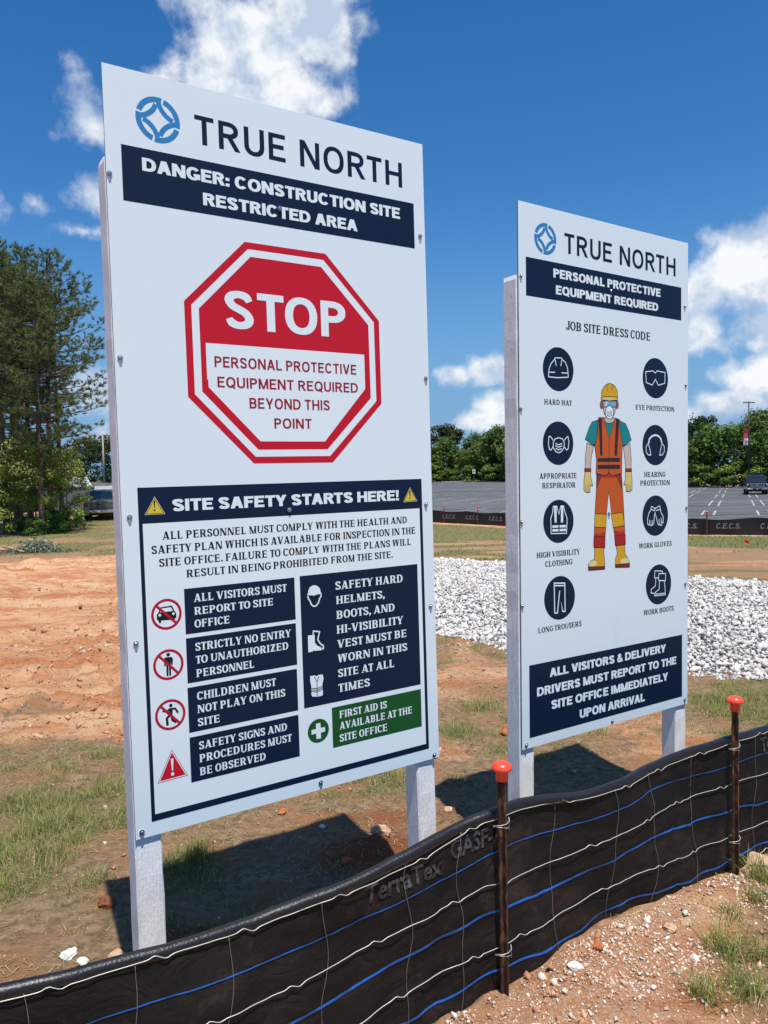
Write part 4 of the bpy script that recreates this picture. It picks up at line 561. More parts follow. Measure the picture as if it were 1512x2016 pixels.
while g < 1600: fy.append(g); g += st; st *= 1.045
yn = []; g = 1.2; st = .12
while g > -700: g -= st; st *= 1.35; yn.append(g)
gy = np.array(yn[::-1]+axis_pts([(1.2, 6.2, .036), (6.2, 11, .06), (11, 26, .12)])+fy)
X, Y = np.meshgrid(gx, gy)
Z = gz(X, Y)
nx, ny = len(gx), len(gy)
idx = np.arange(nx*ny).reshape(ny, nx)
GF = np.stack([idx[:-1, :-1], idx[:-1, 1:], idx[1:, 1:], idx[1:, :-1]], -1).reshape(-1, 4)
dbed = polydist(X, Y, BED)
sF, dF = fence_sd(X, Y)
zc = np.zeros((ny, nx, 4), np.float32)
zc[..., 0] = road(X, Y); zc[..., 1] = green(X, Y)
zc[..., 2] = np.clip(.65*((dF > -.02) & (Y < 5))*(1-sstep(.75, 1.25, X-(Y-2.5)*.55)), 0, 1)
zc[..., 3] = np.clip(np.exp(-(((X+.08)/.30)**2+((Y-3.6)/.22)**2))+.8*np.exp(-(((X+.75)/.25)**2+((Y-2.95)/.10)**2))+.5*np.exp(-(((X-.05)/.5)**2+((Y-4.0)/.12)**2)), 0, 1)
m = mat('ground_soil', rough=.95, spec=.15); q = NT(m); P0 = q.coord()
tint = q.attr('tint'); sep = q.n('ShaderNodeSeparateColor'); q.t.links.new(tint.outputs['Color'], sep.inputs[0])
n1 = q.noise(P0, 3.1, 8, .62); n2 = q.noise(P0, 19, 8, .68); n3 = q.noise(P0, 90, 6, .7)
n5 = q.noise(q.coord(scale=(.28, 2.6, 1), rot=(0, 0, .10)), 1.2, 8, .68)
soil = q.mix(q.ramp(n2, .35, .65), (.205, .130, .072), (.40, .275, .165))
soil = q.mix(q.ramp(n1, .45, .62), soil, (.36, .19, .095))
orange = q.mix(q.ramp(n5, .36, .60), (.47, .185, .080), (.64, .39, .22))
n6 = q.noise(q.coord(scale=(.5, 1.6, 1), rot=(0, 0, .10)), 7, 9, .72, .4)
orange = q.mix(q.ramp(n2, .30, .46, 1, 0), orange, (.30, .125, .06))
orange = q.mix(q.math('MULTIPLY', q.ramp(n6, .34, .47, 1, 0), .75), orange, (.34, .135, .065))
orange = q.mix(q.math('MULTIPLY', q.ramp(n1, .55, .72), .55), orange, (.68, .50, .33))
f_road = q.math('MULTIPLY_ADD', q.math('SUBTRACT', n2, .5), .9, sep.outputs[0])
col = q.mix(q.ramp(f_road, .25, .75), soil, orange)
grav = q.mix(q.ramp(n3, .40, .62), (.48, .225, .11), (.64, .46, .32))
col = q.mix(q.math('MULTIPLY', q.ramp(q.math('MULTIPLY_ADD', q.math('SUBTRACT', n2, .5), 1.2, sep.outputs[2]), .2, .8), .8), col, grav)
grs = q.mix(q.ramp(n3, .35, .65), (.075, .105, .022), (.17, .185, .055))
grs = q.mix(q.ramp(n2, .42, .62), grs, (.22, .18, .09))
f_g = q.math('MULTIPLY_ADD', q.math('SUBTRACT', n2, .5), 1.1, sep.outputs[1])
col = q.mix(q.math('MULTIPLY', q.ramp(f_g, .25, .7), .85), col, grs)
col = q.mix(q.math('MULTIPLY', q.ramp(tint.outputs['Alpha'], .1, .7), .85), col, q.mix(n3, (.20, .050, .018), (.36, .105, .04)))
q.color(col)
bh = q.math('ADD', q.math('ADD', q.math('MULTIPLY', n2, 1.0), q.math('MULTIPLY', n6, 1.6)), q.math('MULTIPLY', n3, .45))
q.bump(bh, 1.0, .030)
ground = link('ground', new_mesh('ground', np.stack([X, Y, Z], -1).reshape(-1, 3), GF, m, smooth=True, cols=zc.reshape(-1, 4)))
tag(ground, 'bare orange clay and thin turf of the building site', kind='structure')

def gzs(x, y): return float(gz(np.array([x]), np.array([y]))[0])
# ------------------------------------------------------------------ parking lot with painted bays
LOT_NEAR = [(-60, 96), (-12, 54), (-2, 47.6), (4.2, 40.8), (9, 34.6), (13, 30.9), (20, 23.5), (34, 12), (60, 0)]
def lot_far(x): 
    return 186-0.62*np.clip(x-5, -200, 300)*.95
lx = np.concatenate([np.arange(-40, 110, 1.5)]); rows = 70
nearY = np.interp(lx, [p[0] for p in LOT_NEAR], [p[1] for p in LOT_NEAR]); farY = np.array([max(52, 168-1.77*max(0, x-18)) for x in lx])
LV = []
for i in range(rows+1):
    f = (i/rows)**1.5; yy = nearY+1.0+(farY-nearY)*f
    LV.append(np.stack([lx, yy, base_h(lx, yy)+.03], -1))
LV = np.stack(LV); nl = len(lx); idx = np.arange(nl*(rows+1)).reshape(rows+1, nl)
LF = np.stack([idx[:-1, :-1], idx[:-1, 1:], idx[1:, 1:], idx[1:, :-1]], -1).reshape(-1, 4)
m = mat('asphalt', rough=.85, spec=.3); q = NT(m); a1 = q.noise(q.coord(), .35, 6, .6); a2 = q.noise(q.coord(scale=(1, 1, 1)), 14, 4, .6)
a3 = q.noise(q.coord(scale=(.05, .8, 1), rot=(0, 0, -.41)), 1, 5, .65)
q.color(q.mix(q.ramp(a3, .38, .62), q.mix(q.ramp(a1, .35, .65), (.042, .046, .048), (.080, .085, .088)), q.mix(a2, (.095, .10, .103), (.15, .152, .152))))
tag(link('parking_lot', new_mesh('parking_lot', LV.reshape(-1, 3), LF, m, smooth=True)), 'grey asphalt car park behind the site', kind='structure')
d1 = np.array([.41, .912]); d2 = np.array([.912, -.41])
SV = []; SF = []
def stripe_q(c0, c1, w=.11):
    c0 = np.array(c0); c1 = np.array(c1); d = (c1-c0)/np.linalg.norm(c1-c0); n = np.array([-d[1], d[0]])*w/2
    pts = [c0+n, c0-n, c1-n, c1+n]
    for p in pts:
        ny_ = np.interp(p[0], lx, nearY); fy_ = np.interp(p[0], lx, farY)
        if not (ny_+1.2 < p[1] < fy_-1): return
    o = len(SV); SV.extend([(p[0], p[1], float(base_h(p[0], p[1]))+.045) for p in pts]); SF.append((o, o+1, o+2, o+3))
O0 = np.array([17.9, 43.4])
for rr in range(-1, 8):
    for k in range(-26, 30):
        p = O0+d1*(rr*18.0)+d2*(k*2.9)
        for off in (-.31, .31):
            for sgn in (0,):
                a = p+d2*off
                stripe_q(a, a+d1*5.3); 
                if rr > 0: stripe_q(a-d1*5.6, a-d1*.3)
    c = O0+d1*(rr*18.0)
    if rr > 0:
        for k in range(-26, 30): stripe_q(c+d2*(k*2.9)-d1*.15, c+d2*((k+1)*2.9)-d1*.15, .1)
mw = mat('road_paint', (.62, .62, .60), rough=.7); q = NT(mw); q.color(q.mix(q.ramp(q.noise(q.coord(), 3, 5, .7), .38, .62), (.14, .145, .15), (.58, .58, .56)))
tag(link('parking_markings', new_mesh('parking_markings', SV, SF, mw)), 'white painted parking bay lines', kind='structure')
# pale kerb at the far side of the car park
mb = MB()
for a, b in zip(range(0, nl-1), range(1, nl)):
    mb.add([(lx[a], farY[a], LV[-1, a, 2]+.16), (lx[b], farY[b], LV[-1, b, 2]+.16), (lx[b], farY[b]+.5, LV[-1, b, 2]+.16), (lx[a], farY[a]+.5, LV[-1, a, 2]+.16), (lx[a], farY[a], LV[-1, a, 2]-.05), (lx[b], farY[b], LV[-1, b, 2]-.05)], [(0, 1, 2, 3), (4, 5, 1, 0)])
tag(mb.build('kerb', mat('concrete_kerb', (.42, .41, .38), .9)), 'pale kerb along the far edge of the car park', kind='structure')

# ------------------------------------------------------------------ sign boards
m_board = mat('board_white', (.71, .825, .875), rough=.3, spec=.5, coat=.1); q = NT(m_board)
d_ = q.noise(q.coord(scale=(1, 1, .25)), 5, 6, .65); q.color(q.mix(q.ramp(d_, .62, .80), (.71, .825, .875), (.64, .73, .77)))
q.bump(q.noise(q.coord(), 1.6, 3, .5), .10, .02)
m_edge = mat('board_core', (.10, .095, .10), rough=.7)
m_post = mat('white_painted_timber', (.76, .765, .76), rough=.72, spec=.3); q = NT(m_post)
co = q.coord(scale=(9, 9, 1.3)); g1 = q.noise(co, 3.2, 6, .6, 1.2); g2 = q.noise(q.coord(), 60, 5, .6)
# rows of short incisions along the treated timber
br = q.n('ShaderNodeTexBrick'); q.t.links.new(q.coord(scale=(1, 1, 1)), br.inputs['Vector'])
cs = q.n('ShaderNodeSeparateXYZ'); q.t.links.new(q.coord(), cs.inputs[0])
cb = q.n('ShaderNodeCombineXYZ'); q.set(cb, 0, cs.outputs[2]); q.set(cb, 1, q.math('ADD', cs.outputs[0], cs.outputs[1])); q.t.links.new(cb.outputs[0], br.inputs['Vector'])
br.inputs['Scale'].default_value = 1; br.inputs['Brick Width'].default_value = .034; br.inputs['Row Height'].default_value = .011; br.inputs['Mortar Size'].default_value = .0042; br.offset = .5
inc = q.math('MULTIPLY', br.outputs['Fac'], 1)
dirt = q.ramp(q.noise(q.coord(), 7, 6, .7), .60, .78)
q.color(q.mix(q.math('MULTIPLY', dirt, .5), q.mix(q.ramp(g1, .35, .75), (.88, .885, .88), (.80, .805, .80)), (.52, .47, .40)))
q.bump(q.math('ADD', q.math('MULTIPLY', g1, 1.3), q.math('MULTIPLY_ADD', inc, .55, q.math('MULTIPLY', g2, .35))), .60, .005)
m_screw = mat('screw_steel', (.42, .43, .45), rough=.35, metal=1.0)
def screw_mesh():
    mb = MB(); mb.lathe([(.0080, 0), (.0088, .0015), (.0088, .003), (.0052, .0032), (.0052, .0065), (.0038, .008)], n=10, axis='y')
    mb.v = [(a, -b, c) for a, b, c in mb.v]; mb.f = [f[::-1] for f in mb.f]
    return new_mesh('screw', mb.v, mb.f, m_screw)
SCREW = screw_mesh()
def post_mesh(x0, x1, zt, seed, z_ground):
    r = random.Random(seed); mb = MB(); D0, D1 = .0085, .0975; n = 34; c = .006
    V = []; zs = [z_ground-.25+(zt-z_ground+.25-.02)*i/(n-1) for i in range(n)]+[zt]
    for i, z in enumerate(zs):
        j = lambda: r.uniform(-.0014, .0014); sh = .012 if i == n else 0
        w = .0025 if i == n else c
        V += [(x0+w+sh*.4+j(), D0+j(), z), (x1-w+j(), D0+j(), z), (x1+j(), D0+w, z), (x1+j(), D1-w, z), (x1-w+j(), D1+j(), z), (x0+w+sh*.4, D1+j(), z), (x0+sh*.4+j(), D1-w, z), (x0+sh*.4+j(), D0+w, z)]
    F = [(i*8+k, i*8+(k+1) % 8, (i+1)*8+(k+1) % 8, (i+1)*8+k) for i in range(n) for k in range(8)]
    F.append(tuple(range(n*8, n*8+8))); 
    return new_mesh('post', V, F, m_post)
def make_sign(px, py, pz, yaw, tf, ts, items, screws, posts, ztop, label, group=None):
    u = Vector((math.cos(yaw), math.sin(yaw), 0)); nn = Vector((math.sin(yaw), -math.cos(yaw), 0))
    M = Matrix.Rotation(tf, 3, u) @ Matrix.Rotation(ts, 3, nn)
    uu = M @ u; vv = M @ Vector((0, 0, 1)); yy = vv.cross(uu)
    org = Vector((px, py, pz+1.75)); zb = org.z-.0; base = org-vv*(zb/vv.z)
    root = empty('safety_sign', (0, 0, 0))
    root.matrix_world = Matrix(((uu[0], yy[0], vv[0], base[0]), (uu[1], yy[1], vv[1], base[1]), (uu[2], yy[2], vv[2], base[2]), (0, 0, 0, 1)))
    tag(root, label, 'safety sign', group)
    W, H = 1.2192, 2.4384; z0 = zb/vv.z
    # panel: sheet with its own rounded-off core edge
    n = 12; V = []; F = []; mi = []
    for k in range(2):
        y = 0 if k == 0 else .006
        V += [(0, y, 0), (W, y, 0), (W, y, H), (0, y, H)]
    F = [(0, 1, 2, 3), (7, 6, 5, 4), (0, 4, 5, 1), (1, 5, 6, 2), (2, 6, 7, 3), (3, 7, 4, 0)]; mi = [0, 0, 0, 1, 0, 1]
    panel = link('panel', new_mesh('panel', V, F, [m_board, m_edge], matidx=mi), root, (0, 0, z0))
    for name, lab, L, its in items:
        if name == 'lettering': print_text(its[0], L, panel); continue
        print_mesh(name, its, L, panel, lab)
    for su, sv in screws:
        s = link('screw', SCREW, panel, (su, -.0005, sv)); s.rotation_euler = (0, random.uniform(0, 6), 0)
    for i, (x0, x1) in enumerate(posts):
        link('post', post_mesh(x0, x1, z0+ztop[i], i+3, 0), root)
    return root
make_sign(-.819, 2.4683, -1.1411, .5797, -.0044, .0059, PRINT1, SCREWS1, [(-.001, .0875), (1.1155, 1.2045)], (2.168, 2.13),
          'large left white board with red stop octagon and site rules, on two posts')
make_sign(.5977, 3.4846, -1.238, .5954, .0045, -.0058, PRINT2, SCREWS2, [(-.003, .0845), (1.128, 1.2165)], (2.121, 2.10),
          'smaller looking right white board with worker figure and round protective equipment pictograms')
# ------------------------------------------------------------------ stones, grass, litter (uncountable: one object each kind)
ICO_V = []; _p = (1+5**.5)/2
for a in (-1, 1):
    for b in (-_p, _p): ICO_V += [(0, a, b), (a, b, 0), (b, 0, a)]
ICO_V = np.array(ICO_V)/math.hypot(1, _p)
_d = np.linalg.norm(ICO_V[:, None]-ICO_V[None], axis=2); ICO_F = []
for i in range(12):
    for j in range(i+1, 12):
        for k in range(j+1, 12):
            if max(_d[i, j], _d[j, k], _d[i, k]) < 1.2:
                nrm_ = np.cross(ICO_V[j]-ICO_V[i], ICO_V[k]-ICO_V[i]); ICO_F.append((i, j, k) if nrm_@ICO_V[i] > 0 else (i, k, j))
ICO_F = np.array(ICO_F)
def rot_rand(n, tilt=None):
    q = rng.normal(size=(n, 4)); q /= np.linalg.norm(q, axis=1)[:, None]; w, x, y, z = q.T
    return np.stack([1-2*(y*y+z*z), 2*(x*y-z*w), 2*(x*z+y*w), 2*(x*y+z*w), 1-2*(x*x+z*z), 2*(y*z-x*w), 2*(x*z-y*w), 2*(y*z+x*w), 1-2*(x*x+y*y)], -1).reshape(n, 3, 3)
def stones(name, P, size, mat_, cols, flat=.62, jitter=.30):
    n = len(P); V = ICO_V[None]*(1+rng.uniform(-jitter, jitter, (n, 12, 1)))+rng.normal(0, jitter*.55, (n, 12, 3))
    V = V*np.stack([np.ones(n), rng.uniform(.45, .85, n), rng.uniform(flat*.7, flat*1.2, n)], -1)[:, None]
    for _ in range(6):                                  # knock flat faces off every stone
        nv = rng.normal(size=(n, 1, 3)); nv /= np.linalg.norm(nv, axis=2)[..., None]; dp = (V*nv).sum(2, keepdims=True)
        V = V-nv*np.maximum(0, dp-rng.uniform(.28, .62, (n, 1, 1)))*.96
    V = np.einsum('nij,nkj->nki', rot_rand(n), V)*1.15
    V = V*(size*.5)[:, None, None]+P[:, None]
    F = (ICO_F[None]+(np.arange(n)*12)[:, None, None]).reshape(-1, 3)
    return link(name, new_mesh(name, V.reshape(-1, 3), F, mat_, cols=np.repeat(cols, 12, 0)))
def stone_mat(name, rough=.85):
    m = mat(name, rough=rough, spec=.25); q = NT(m); t = q.attr('tint'); n = q.noise(q.coord(), 55, 5, .65)
    q.color(q.mix(q.ramp(n, .3, .7), q.mix(.35, t.outputs['Color'], (.28, .22, .17)), t.outputs['Color'])); q.bump(n, .6, .004)
    return m
def rgba(base, n, v=.12, hue=.03):
    b = np.array(base)[rng.integers(0, len(base), n)] if np.ndim(base) == 2 else np.tile(base, (n, 1))
    c = b*(1+rng.uniform(-v, v, (n, 1)))*(1+rng.uniform(-hue, hue, (n, 3)))
    return np.concatenate([np.clip(c, 0, .9), np.ones((n, 1))], 1)
# white crushed stone bed
m_white = stone_mat('crushed_white_stone')
n0 = 320000
px = rng.uniform(-3.5, 15, n0); py = rng.uniform(2, 21, n0)
dd = polydist(px, py, BED); edge = .10+.35*(fbm(px*1.3, py*1.3, 81, 3)-.5)
dist = np.hypot(px, py)
keep = (dd < edge-.10) & ((px/py > -.22) & (px/py < .62)) & (rng.random(n0) < np.clip(11.5/dist, .35, 1)**1.2)
px, py = px[keep], py[keep]; dd = dd[keep]; dist = dist[keep]; print('gravel', len(px))
sz = rng.lognormal(math.log(.041), .38, len(px))*(1+.03*np.maximum(dist-8, 0))
lay = np.clip(-dd/1.2, 0, 1)
pz = gz(px, py)+sz*.12+rng.uniform(0, .055, len(px))*lay+.04*lay
cw = rgba([(.74, .725, .69), (.68, .67, .64), (.77, .755, .71), (.48, .48, .47), (.64, .59, .52), (.56, .55, .53)], len(px), .10, .015)
dk = rng.random(len(px)) < .10; cw[dk, :3] *= rng.uniform(.35, .75, (int(dk.sum()), 1))
tag(stones('gravel_bed', np.stack([px, py, pz], -1), sz, m_white, cw, flat=.66), 'band of white crushed stone behind the signs', kind='stuff')
# low underlay of the same stone so that no soil shows through
ux = np.linspace(-3.5, 15, 150); uy = np.linspace(2, 21, 190); UX, UY = np.meshgrid(ux, uy); D_ = polydist(UX, UY, BED)
UZ = gz(UX, UY)+.020*np.clip(-D_/.9, -1, 1)+.012*(fbm(UX*9, UY*9, 91, 2)-.5)-.004
ii = np.arange(UX.size).reshape(UX.shape); UF = np.stack([ii[:-1, :-1], ii[:-1, 1:], ii[1:, 1:], ii[1:, :-1]], -1)
kk = (D_[:-1, :-1] < .12); UF = UF[kk]
m = mat('stone_underlay', rough=.95, spec=.1); q = NT(m); vo = q.voro(q.coord(), 16); nn_ = q.noise(q.coord(), 40, 4, .6)
q.color(q.mix(q.ramp(vo, .05, .5), (.50, .49, .47), (.16, .155, .15))); q.bump(q.math('SUBTRACT', 1.0, vo), 1.0, .04)  # shade in the gaps between stones is painted dark into the colour
tag(link('gravel_underlay', new_mesh('gravel_underlay', np.stack([UX, UY, UZ], -1).reshape(-1, 3), UF, m, smooth=True)), 'fine white stone under the crushed stone band', kind='structure')
# mixed pebbles in front of the silt fence
m_peb = stone_mat('pebbles')
n0 = 130000; px = rng.uniform(.1, 3.2, n0); py = rng.uniform(1.6, 4.6, n0); s_, d_f = fence_sd(px, py)
w_ = np.clip(1-sstep(.75, 1.6, px-(py-2.5)*.55), .12, 1)*(.35+1.1*sstep(.35, .62, fbm(px*2.6, py*2.6, 83, 3)))
keep = (d_f > .015) & (rng.random(n0) < w_*.80)
px, py = px[keep], py[keep]
sz = np.clip(rng.lognormal(math.log(.0075), .55, len(px)), .004, .045)
PC = [(.74, .68, .58), (.70, .62, .52), (.64, .40, .23), (.60, .33, .18), (.66, .48, .34), (.72, .69, .64), (.55, .38, .25), (.47, .22, .12), (.60, .40, .28), (.70, .55, .42), (.44, .20, .10), (.62, .56, .48)]
tag(stones('pebbles', np.stack([px, py, gz(px, py)+sz*.14], -1), sz, m_peb, rgba(PC, len(px), .15), flat=.7), 'loose pebbles on the orange clay in front of the silt fence', kind='stuff')
# crumbs of clay and small stones over the site behind the fence
n0 = 16000; px = rng.uniform(-4.2, 4.5, n0); py = rng.uniform(1.8, 12, n0)**1.0; s_, d_f = fence_sd(px, py)
keep = (d_f < -.03) & (polydist(px, py, BED) > .1) & (rng.random(n0) < .35+.5*sstep(.5, .7, fbm(px*1.5, py*1.5, 85, 3)))
px, py = px[keep], py[keep]; far_ = sstep(5, 9, py)
sz = np.clip(rng.lognormal(math.log(.010), .55, len(px)), .004, .05)*(1+1.4*far_)
CC = [(.42, .18, .08), (.50, .24, .12), (.36, .21, .12), (.30, .17, .10), (.58, .36, .22), (.62, .56, .48)]
tag(stones('clay_crumbs', np.stack([px, py, gz(px, py)+sz*.12], -1), sz, m_peb, rgba(CC, len(px), .15), flat=.75), 'crumbs of clay and small stones strewn over the site', kind='stuff')
# clods on the rutted road
n0 = 13000; py = 4.8+rng.random(n0)**1.9*19; px = rng.uniform(-1, .1, n0)*py*.75
keep = road(px, py) > .45; px, py = px[keep], py[keep]
sz = np.clip(rng.lognormal(math.log(.017), .6, len(px)), .006, .085)*(1+py*.02)
tag(stones('road_clods', np.stack([px, py, gz(px, py)+sz*.05], -1), sz, m_peb, rgba([(.50, .23, .11), (.56, .30, .16), (.60, .36, .22), (.34, .18, .10)], len(px), .2), flat=.45), 'dry clods on the rutted orange dirt track', kind='stuff')

def blades(name, bx, by, h, lean, w, cols, m, z=None, segs=2, bend=.6):
    """n curved strips; every blade its own direction, lean and width"""
    n = len(bx); a = rng.uniform(0, 2*np.pi, n); side = a+np.pi/2+rng.uniform(-.5, .5, n)
    z0 = gz(bx, by) if z is None else z; rows = []
    for k in range(segs+1):
        t = k/segs; out = lean*h*(t**1.6)*bend*1.7; up = h*np.sqrt(np.maximum(1e-3, 1-(lean*bend)**2*t))*t*(1-.25*lean*t)
        ww = w*(1-t)**.7*.5+w*.04
        cx_ = bx+np.cos(a)*out; cy_ = by+np.sin(a)*out; cz_ = z0+up-.004
        for sg in (-1, 1): rows.append(np.stack([cx_+sg*np.cos(side)*ww, cy_+sg*np.sin(side)*ww, cz_], -1))
    V = np.stack(rows, 1); m_ = 2*(segs+1)
    f = np.array([(2*k, 2*k+1, 2*k+3, 2*k+2) for k in range(segs)])
    F = (f[None]+(np.arange(n)*m_)[:, None, None]).reshape(-1, 4)
    return link(name, new_mesh(name, V.reshape(-1, 3), F, m, cols=np.repeat(cols, m_, 0)))
def leaf_mat(name, trans=.35, rough=.55):
    m = bpy.data.materials.new(name); m.use_nodes = True; q = NT(m); t = q.attr('tint')
    q.color(t.outputs['Color']); q.b.inputs['Roughness'].default_value = rough; q.b.inputs['Specular IOR Level'].default_value = .3
    tr = q.n('ShaderNodeBsdfTranslucent'); q.t.links.new(t.outputs['Color'], tr.inputs['Color'])
    mx = q.n('ShaderNodeMixShader'); mx.inputs[0].default_value = trans; out = q.t.nodes['Material Output']
    q.t.links.new(q.b.outputs[0], mx.inputs[1]); q.t.links.new(tr.outputs[0], mx.inputs[2]); q.t.links.new(mx.outputs[0], out.inputs[0])
    return m
m_grass = leaf_mat('grass_blades', .40)
GREENS = [(.20, .27, .055), (.25, .31, .065), (.145, .21, .045), (.32, .34, .09), (.42, .40, .14), (.46, .40, .17)]
STRAW = [(.52, .43, .24), (.45, .35, .18), (.60, .51, .31), (.38, .29, .16), (.31, .23, .14)]
# tufts
n0 = 110000; tx = rng.uniform(-4.6, 4.6, n0); ty = 1.6+rng.random(n0)*7.6
s_, d_f = fence_sd(tx, ty); gg = green(tx, ty)
prob = (gg**1.3*.85+.03)*np.where(ty > 5, .75, 1)
keep = (rng.random(n0) < prob) & (np.abs(d_f) > .02) & (polydist(tx, ty, BED) > .02) & (tx/ty > -.62) & (tx/ty < .62)
tx, ty, gg = tx[keep], ty[keep], gg[keep]
nb = (6+rng.integers(0, 12, len(tx))*(.4+.6*gg)).astype(int)
ti = np.repeat(np.arange(len(tx)), nb); N_b = len(ti)
spread = rng.uniform(.008, .045, len(tx))[ti]
bx = tx[ti]+rng.normal(0, 1, N_b)*spread; by = ty[ti]+rng.normal(0, 1, N_b)*spread
hh = (rng.uniform(.020, .050, len(tx))*(.6+.9*gg))[ti]*rng.uniform(.5, 1.25, N_b)
cg = rgba(GREENS, N_b, .2, .06); stf = rng.random(N_b) < .24; cg[stf] = rgba(STRAW, int(stf.sum()), .15)
print('blades', N_b)
tag(blades('grass', bx, by, hh, rng.uniform(.25, 1.0, N_b), rng.uniform(.0016, .0036, N_b), cg, m_grass), 'tufts of green grass on the site soil', kind='stuff')
# named clumps of longer grass (front right, by the left post)
cl = [(1.22,2.76,.06,230,.11),(1.02,2.52,.05,180,.09),(1.18,2.57,.06,160,.09),(1.56,3.25,.05,160,.13),(1.44,3.06,.04,90,.09),(1.38,2.70,.08,220,.10),(1.30,2.94,.05,90,.07),(1.62,3.05,.08,160,.10),(-.91,3.56,.05,190,.15),(-1.05,3.50,.06,90,.07),
 (-1.70,3.95,.10,240,.07),(-2.05,4.25,.12,260,.08),(-1.60,3.62,.10,240,.07),(-1.32,3.38,.07,150,.06),(-1.85,3.6,.10,200,.07),(.67,5.9,.12,200,.09),(.5,5.3,.1,160,.08),(2.5,5.85,.16,300,.11),(2.75,5.9,.16,300,.11),(2.35,5.6,.14,220,.10),(3.1,5.8,.2,260,.12),(-.2,4.46,.07,120,.05),(.0,4.56,.07,130,.05),(.40,4.45,.08,120,.05),(.72,4.6,.08,110,.06),(.95,5.35,.1,140,.07),(1.4,5.2,.1,120,.06),(-2.0,4.75,.12,160,.07),(-1.62,4.45,.08,90,.07)]
bx = np.concatenate([rng.normal(a, r*.6, n) for a, b, r, n, h in cl]); by = np.concatenate([rng.normal(b, r*.6, n) for a, b, r, n, h in cl])
hh = np.concatenate([h*rng.uniform(.45, 1.2, n) for a, b, r, n, h in cl])
_, df_ = fence_sd(bx, by); ok_ = np.abs(df_) > .03; bx, by, hh = bx[ok_], by[ok_], hh[ok_]
cg = rgba(GREENS, len(bx), .2, .06); stf = rng.random(len(bx)) < .12; cg[stf] = rgba(STRAW, int(stf.sum()), .15)
tag(blades('grass_clumps', bx, by, hh, rng.uniform(.2, 1, len(bx)), rng.uniform(.002, .0042, len(bx)), cg, m_grass, segs=3), 'longer clumps of green grass', kind='stuff')
# straw and dead grass lying flat
n0 = 190000; sx = rng.uniform(-4.4, 4.6, n0); sy = 1.7+rng.random(n0)**1.25*7.6; s_, d_f = fence_sd(sx, sy)
pr_ = .15+.85*sstep(.35, .6, fbm(sx*1.7, sy*1.7, 87, 3))
pr_ = pr_*np.where((d_f > 0) & (sx-(sy-2.5)*.55 < .95), .08, 1)*np.where((sy > 5.4) & (sx < 0), .12, 1)
keep = (rng.random(n0) < pr_*.62) & (np.abs(d_f) > .015) & (polydist(sx, sy, BED) > .05) & (sx/sy > -.62) & (sx/sy < .62)
sx, sy = sx[keep], sy[keep]; n = len(sx); L_ = rng.uniform(.012, .055, n); a = rng.uniform(0, 2*np.pi, n); w = rng.uniform(.001, .0026, n)
ex, ey = sx+np.cos(a)*L_, sy+np.sin(a)*L_; z0 = gz(sx, sy)+rng.uniform(.001, .008, n); z1 = gz(ex, ey)+rng.uniform(.001, .012, n)
V = np.stack([np.stack([sx-np.sin(a)*w, sy+np.cos(a)*w, z0], -1), np.stack([sx+np.sin(a)*w, sy-np.cos(a)*w, z0], -1), np.stack([ex, ey, z1], -1)], 1)
F = np.arange(3*n).reshape(n, 3)
cs_ = rgba(STRAW, n, .2); gm = rng.random(n) < .18; cs_[gm] = rgba(GREENS, int(gm.sum()), .2)
tag(link('straw', new_mesh('straw', V.reshape(-1, 3), F, m_grass, cols=np.repeat(cs_, 3, 0))), 'dead straw lying over the soil', kind='stuff')
# turf farther back
n0 = 90000; ty = 18.5+rng.random(n0)**1.2*36; tx = rng.uniform(-.60, .60, n0)*ty
gg = green(tx, ty); keep = (rng.random(n0) < gg*.75) & (polydist(tx, ty, BED) > .3) & (ty < np.where(tx > -2, np.interp(tx, [p[0] for p in LOT_NEAR], [p[1] for p in LOT_NEAR])-1.4, 60))
tx, ty = tx[keep], ty[keep]; n = len(tx)
cg = rgba([(.13, .20, .04), (.17, .24, .05), (.22, .25, .07), (.30, .27, .11)], n, .2, .05)
tag(blades('turf', tx, ty, rng.uniform(.04, .11, n), rng.uniform(.3, 1, n), rng.uniform(.012, .03, n), cg, m_grass, segs=1), 'short rough turf in front of the car park and under the pines', kind='stuff')
# ------------------------------------------------------------------ the silt fence in front
m_fab = mat('black_woven_fabric', rough=.55, spec=.24); q = NT(m_fab)
uvz = q.attr('tint'); sp_ = q.n('ShaderNodeSeparateColor'); q.t.links.new(uvz.outputs['Color'], sp_.inputs[0])
c1 = q.noise(q.coord(scale=(1, 1, 3)), 4.5, 6, .7); c2 = q.noise(q.coord(), 14, 7, .7)
dust = q.math('MULTIPLY', q.ramp(c1, .42, .72), q.ramp(sp_.outputs[0], 0, .85, 1, .12))
cc = q.mix(dust, (.005, .0045, .0045), (.034, .018, .010))
cc = q.mix(q.math('MULTIPLY', q.ramp(c2, .60, .74), .45), cc, (.075, .060, .050))
c3 = q.noise(q.coord(), 3.2, 8, .72, .8); cc = q.mix(q.math('MULTIPLY', q.ramp(c3, .56, .66), .40), cc, (.060, .040, .028))
q.color(cc)
wv = q.n('ShaderNodeTexWave', wave_type='BANDS', bands_direction='Z'); q.t.links.new(q.coord(), wv.inputs[0]); wv.inputs['Scale'].default_value = 160
wv2 = q.n('ShaderNodeTexWave', wave_type='BANDS', bands_direction='X'); q.t.links.new(q.coord(), wv2.inputs[0]); wv2.inputs['Scale'].default_value = 120
cr = q.math('ABSOLUTE', q.math('SUBTRACT', q.noise(q.coord(scale=(1, 1, 1.6), rot=(.3, 0, 0)), 7, 3, .5, 1.5), .5))
q.bump(q.math('ADD', q.math('ADD', wv.outputs['Fac'], wv2.outputs['Fac']), q.math('ADD', q.math('MULTIPLY', c2, 5), q.math('MULTIPLY', cr, -22))), .6, .0014)
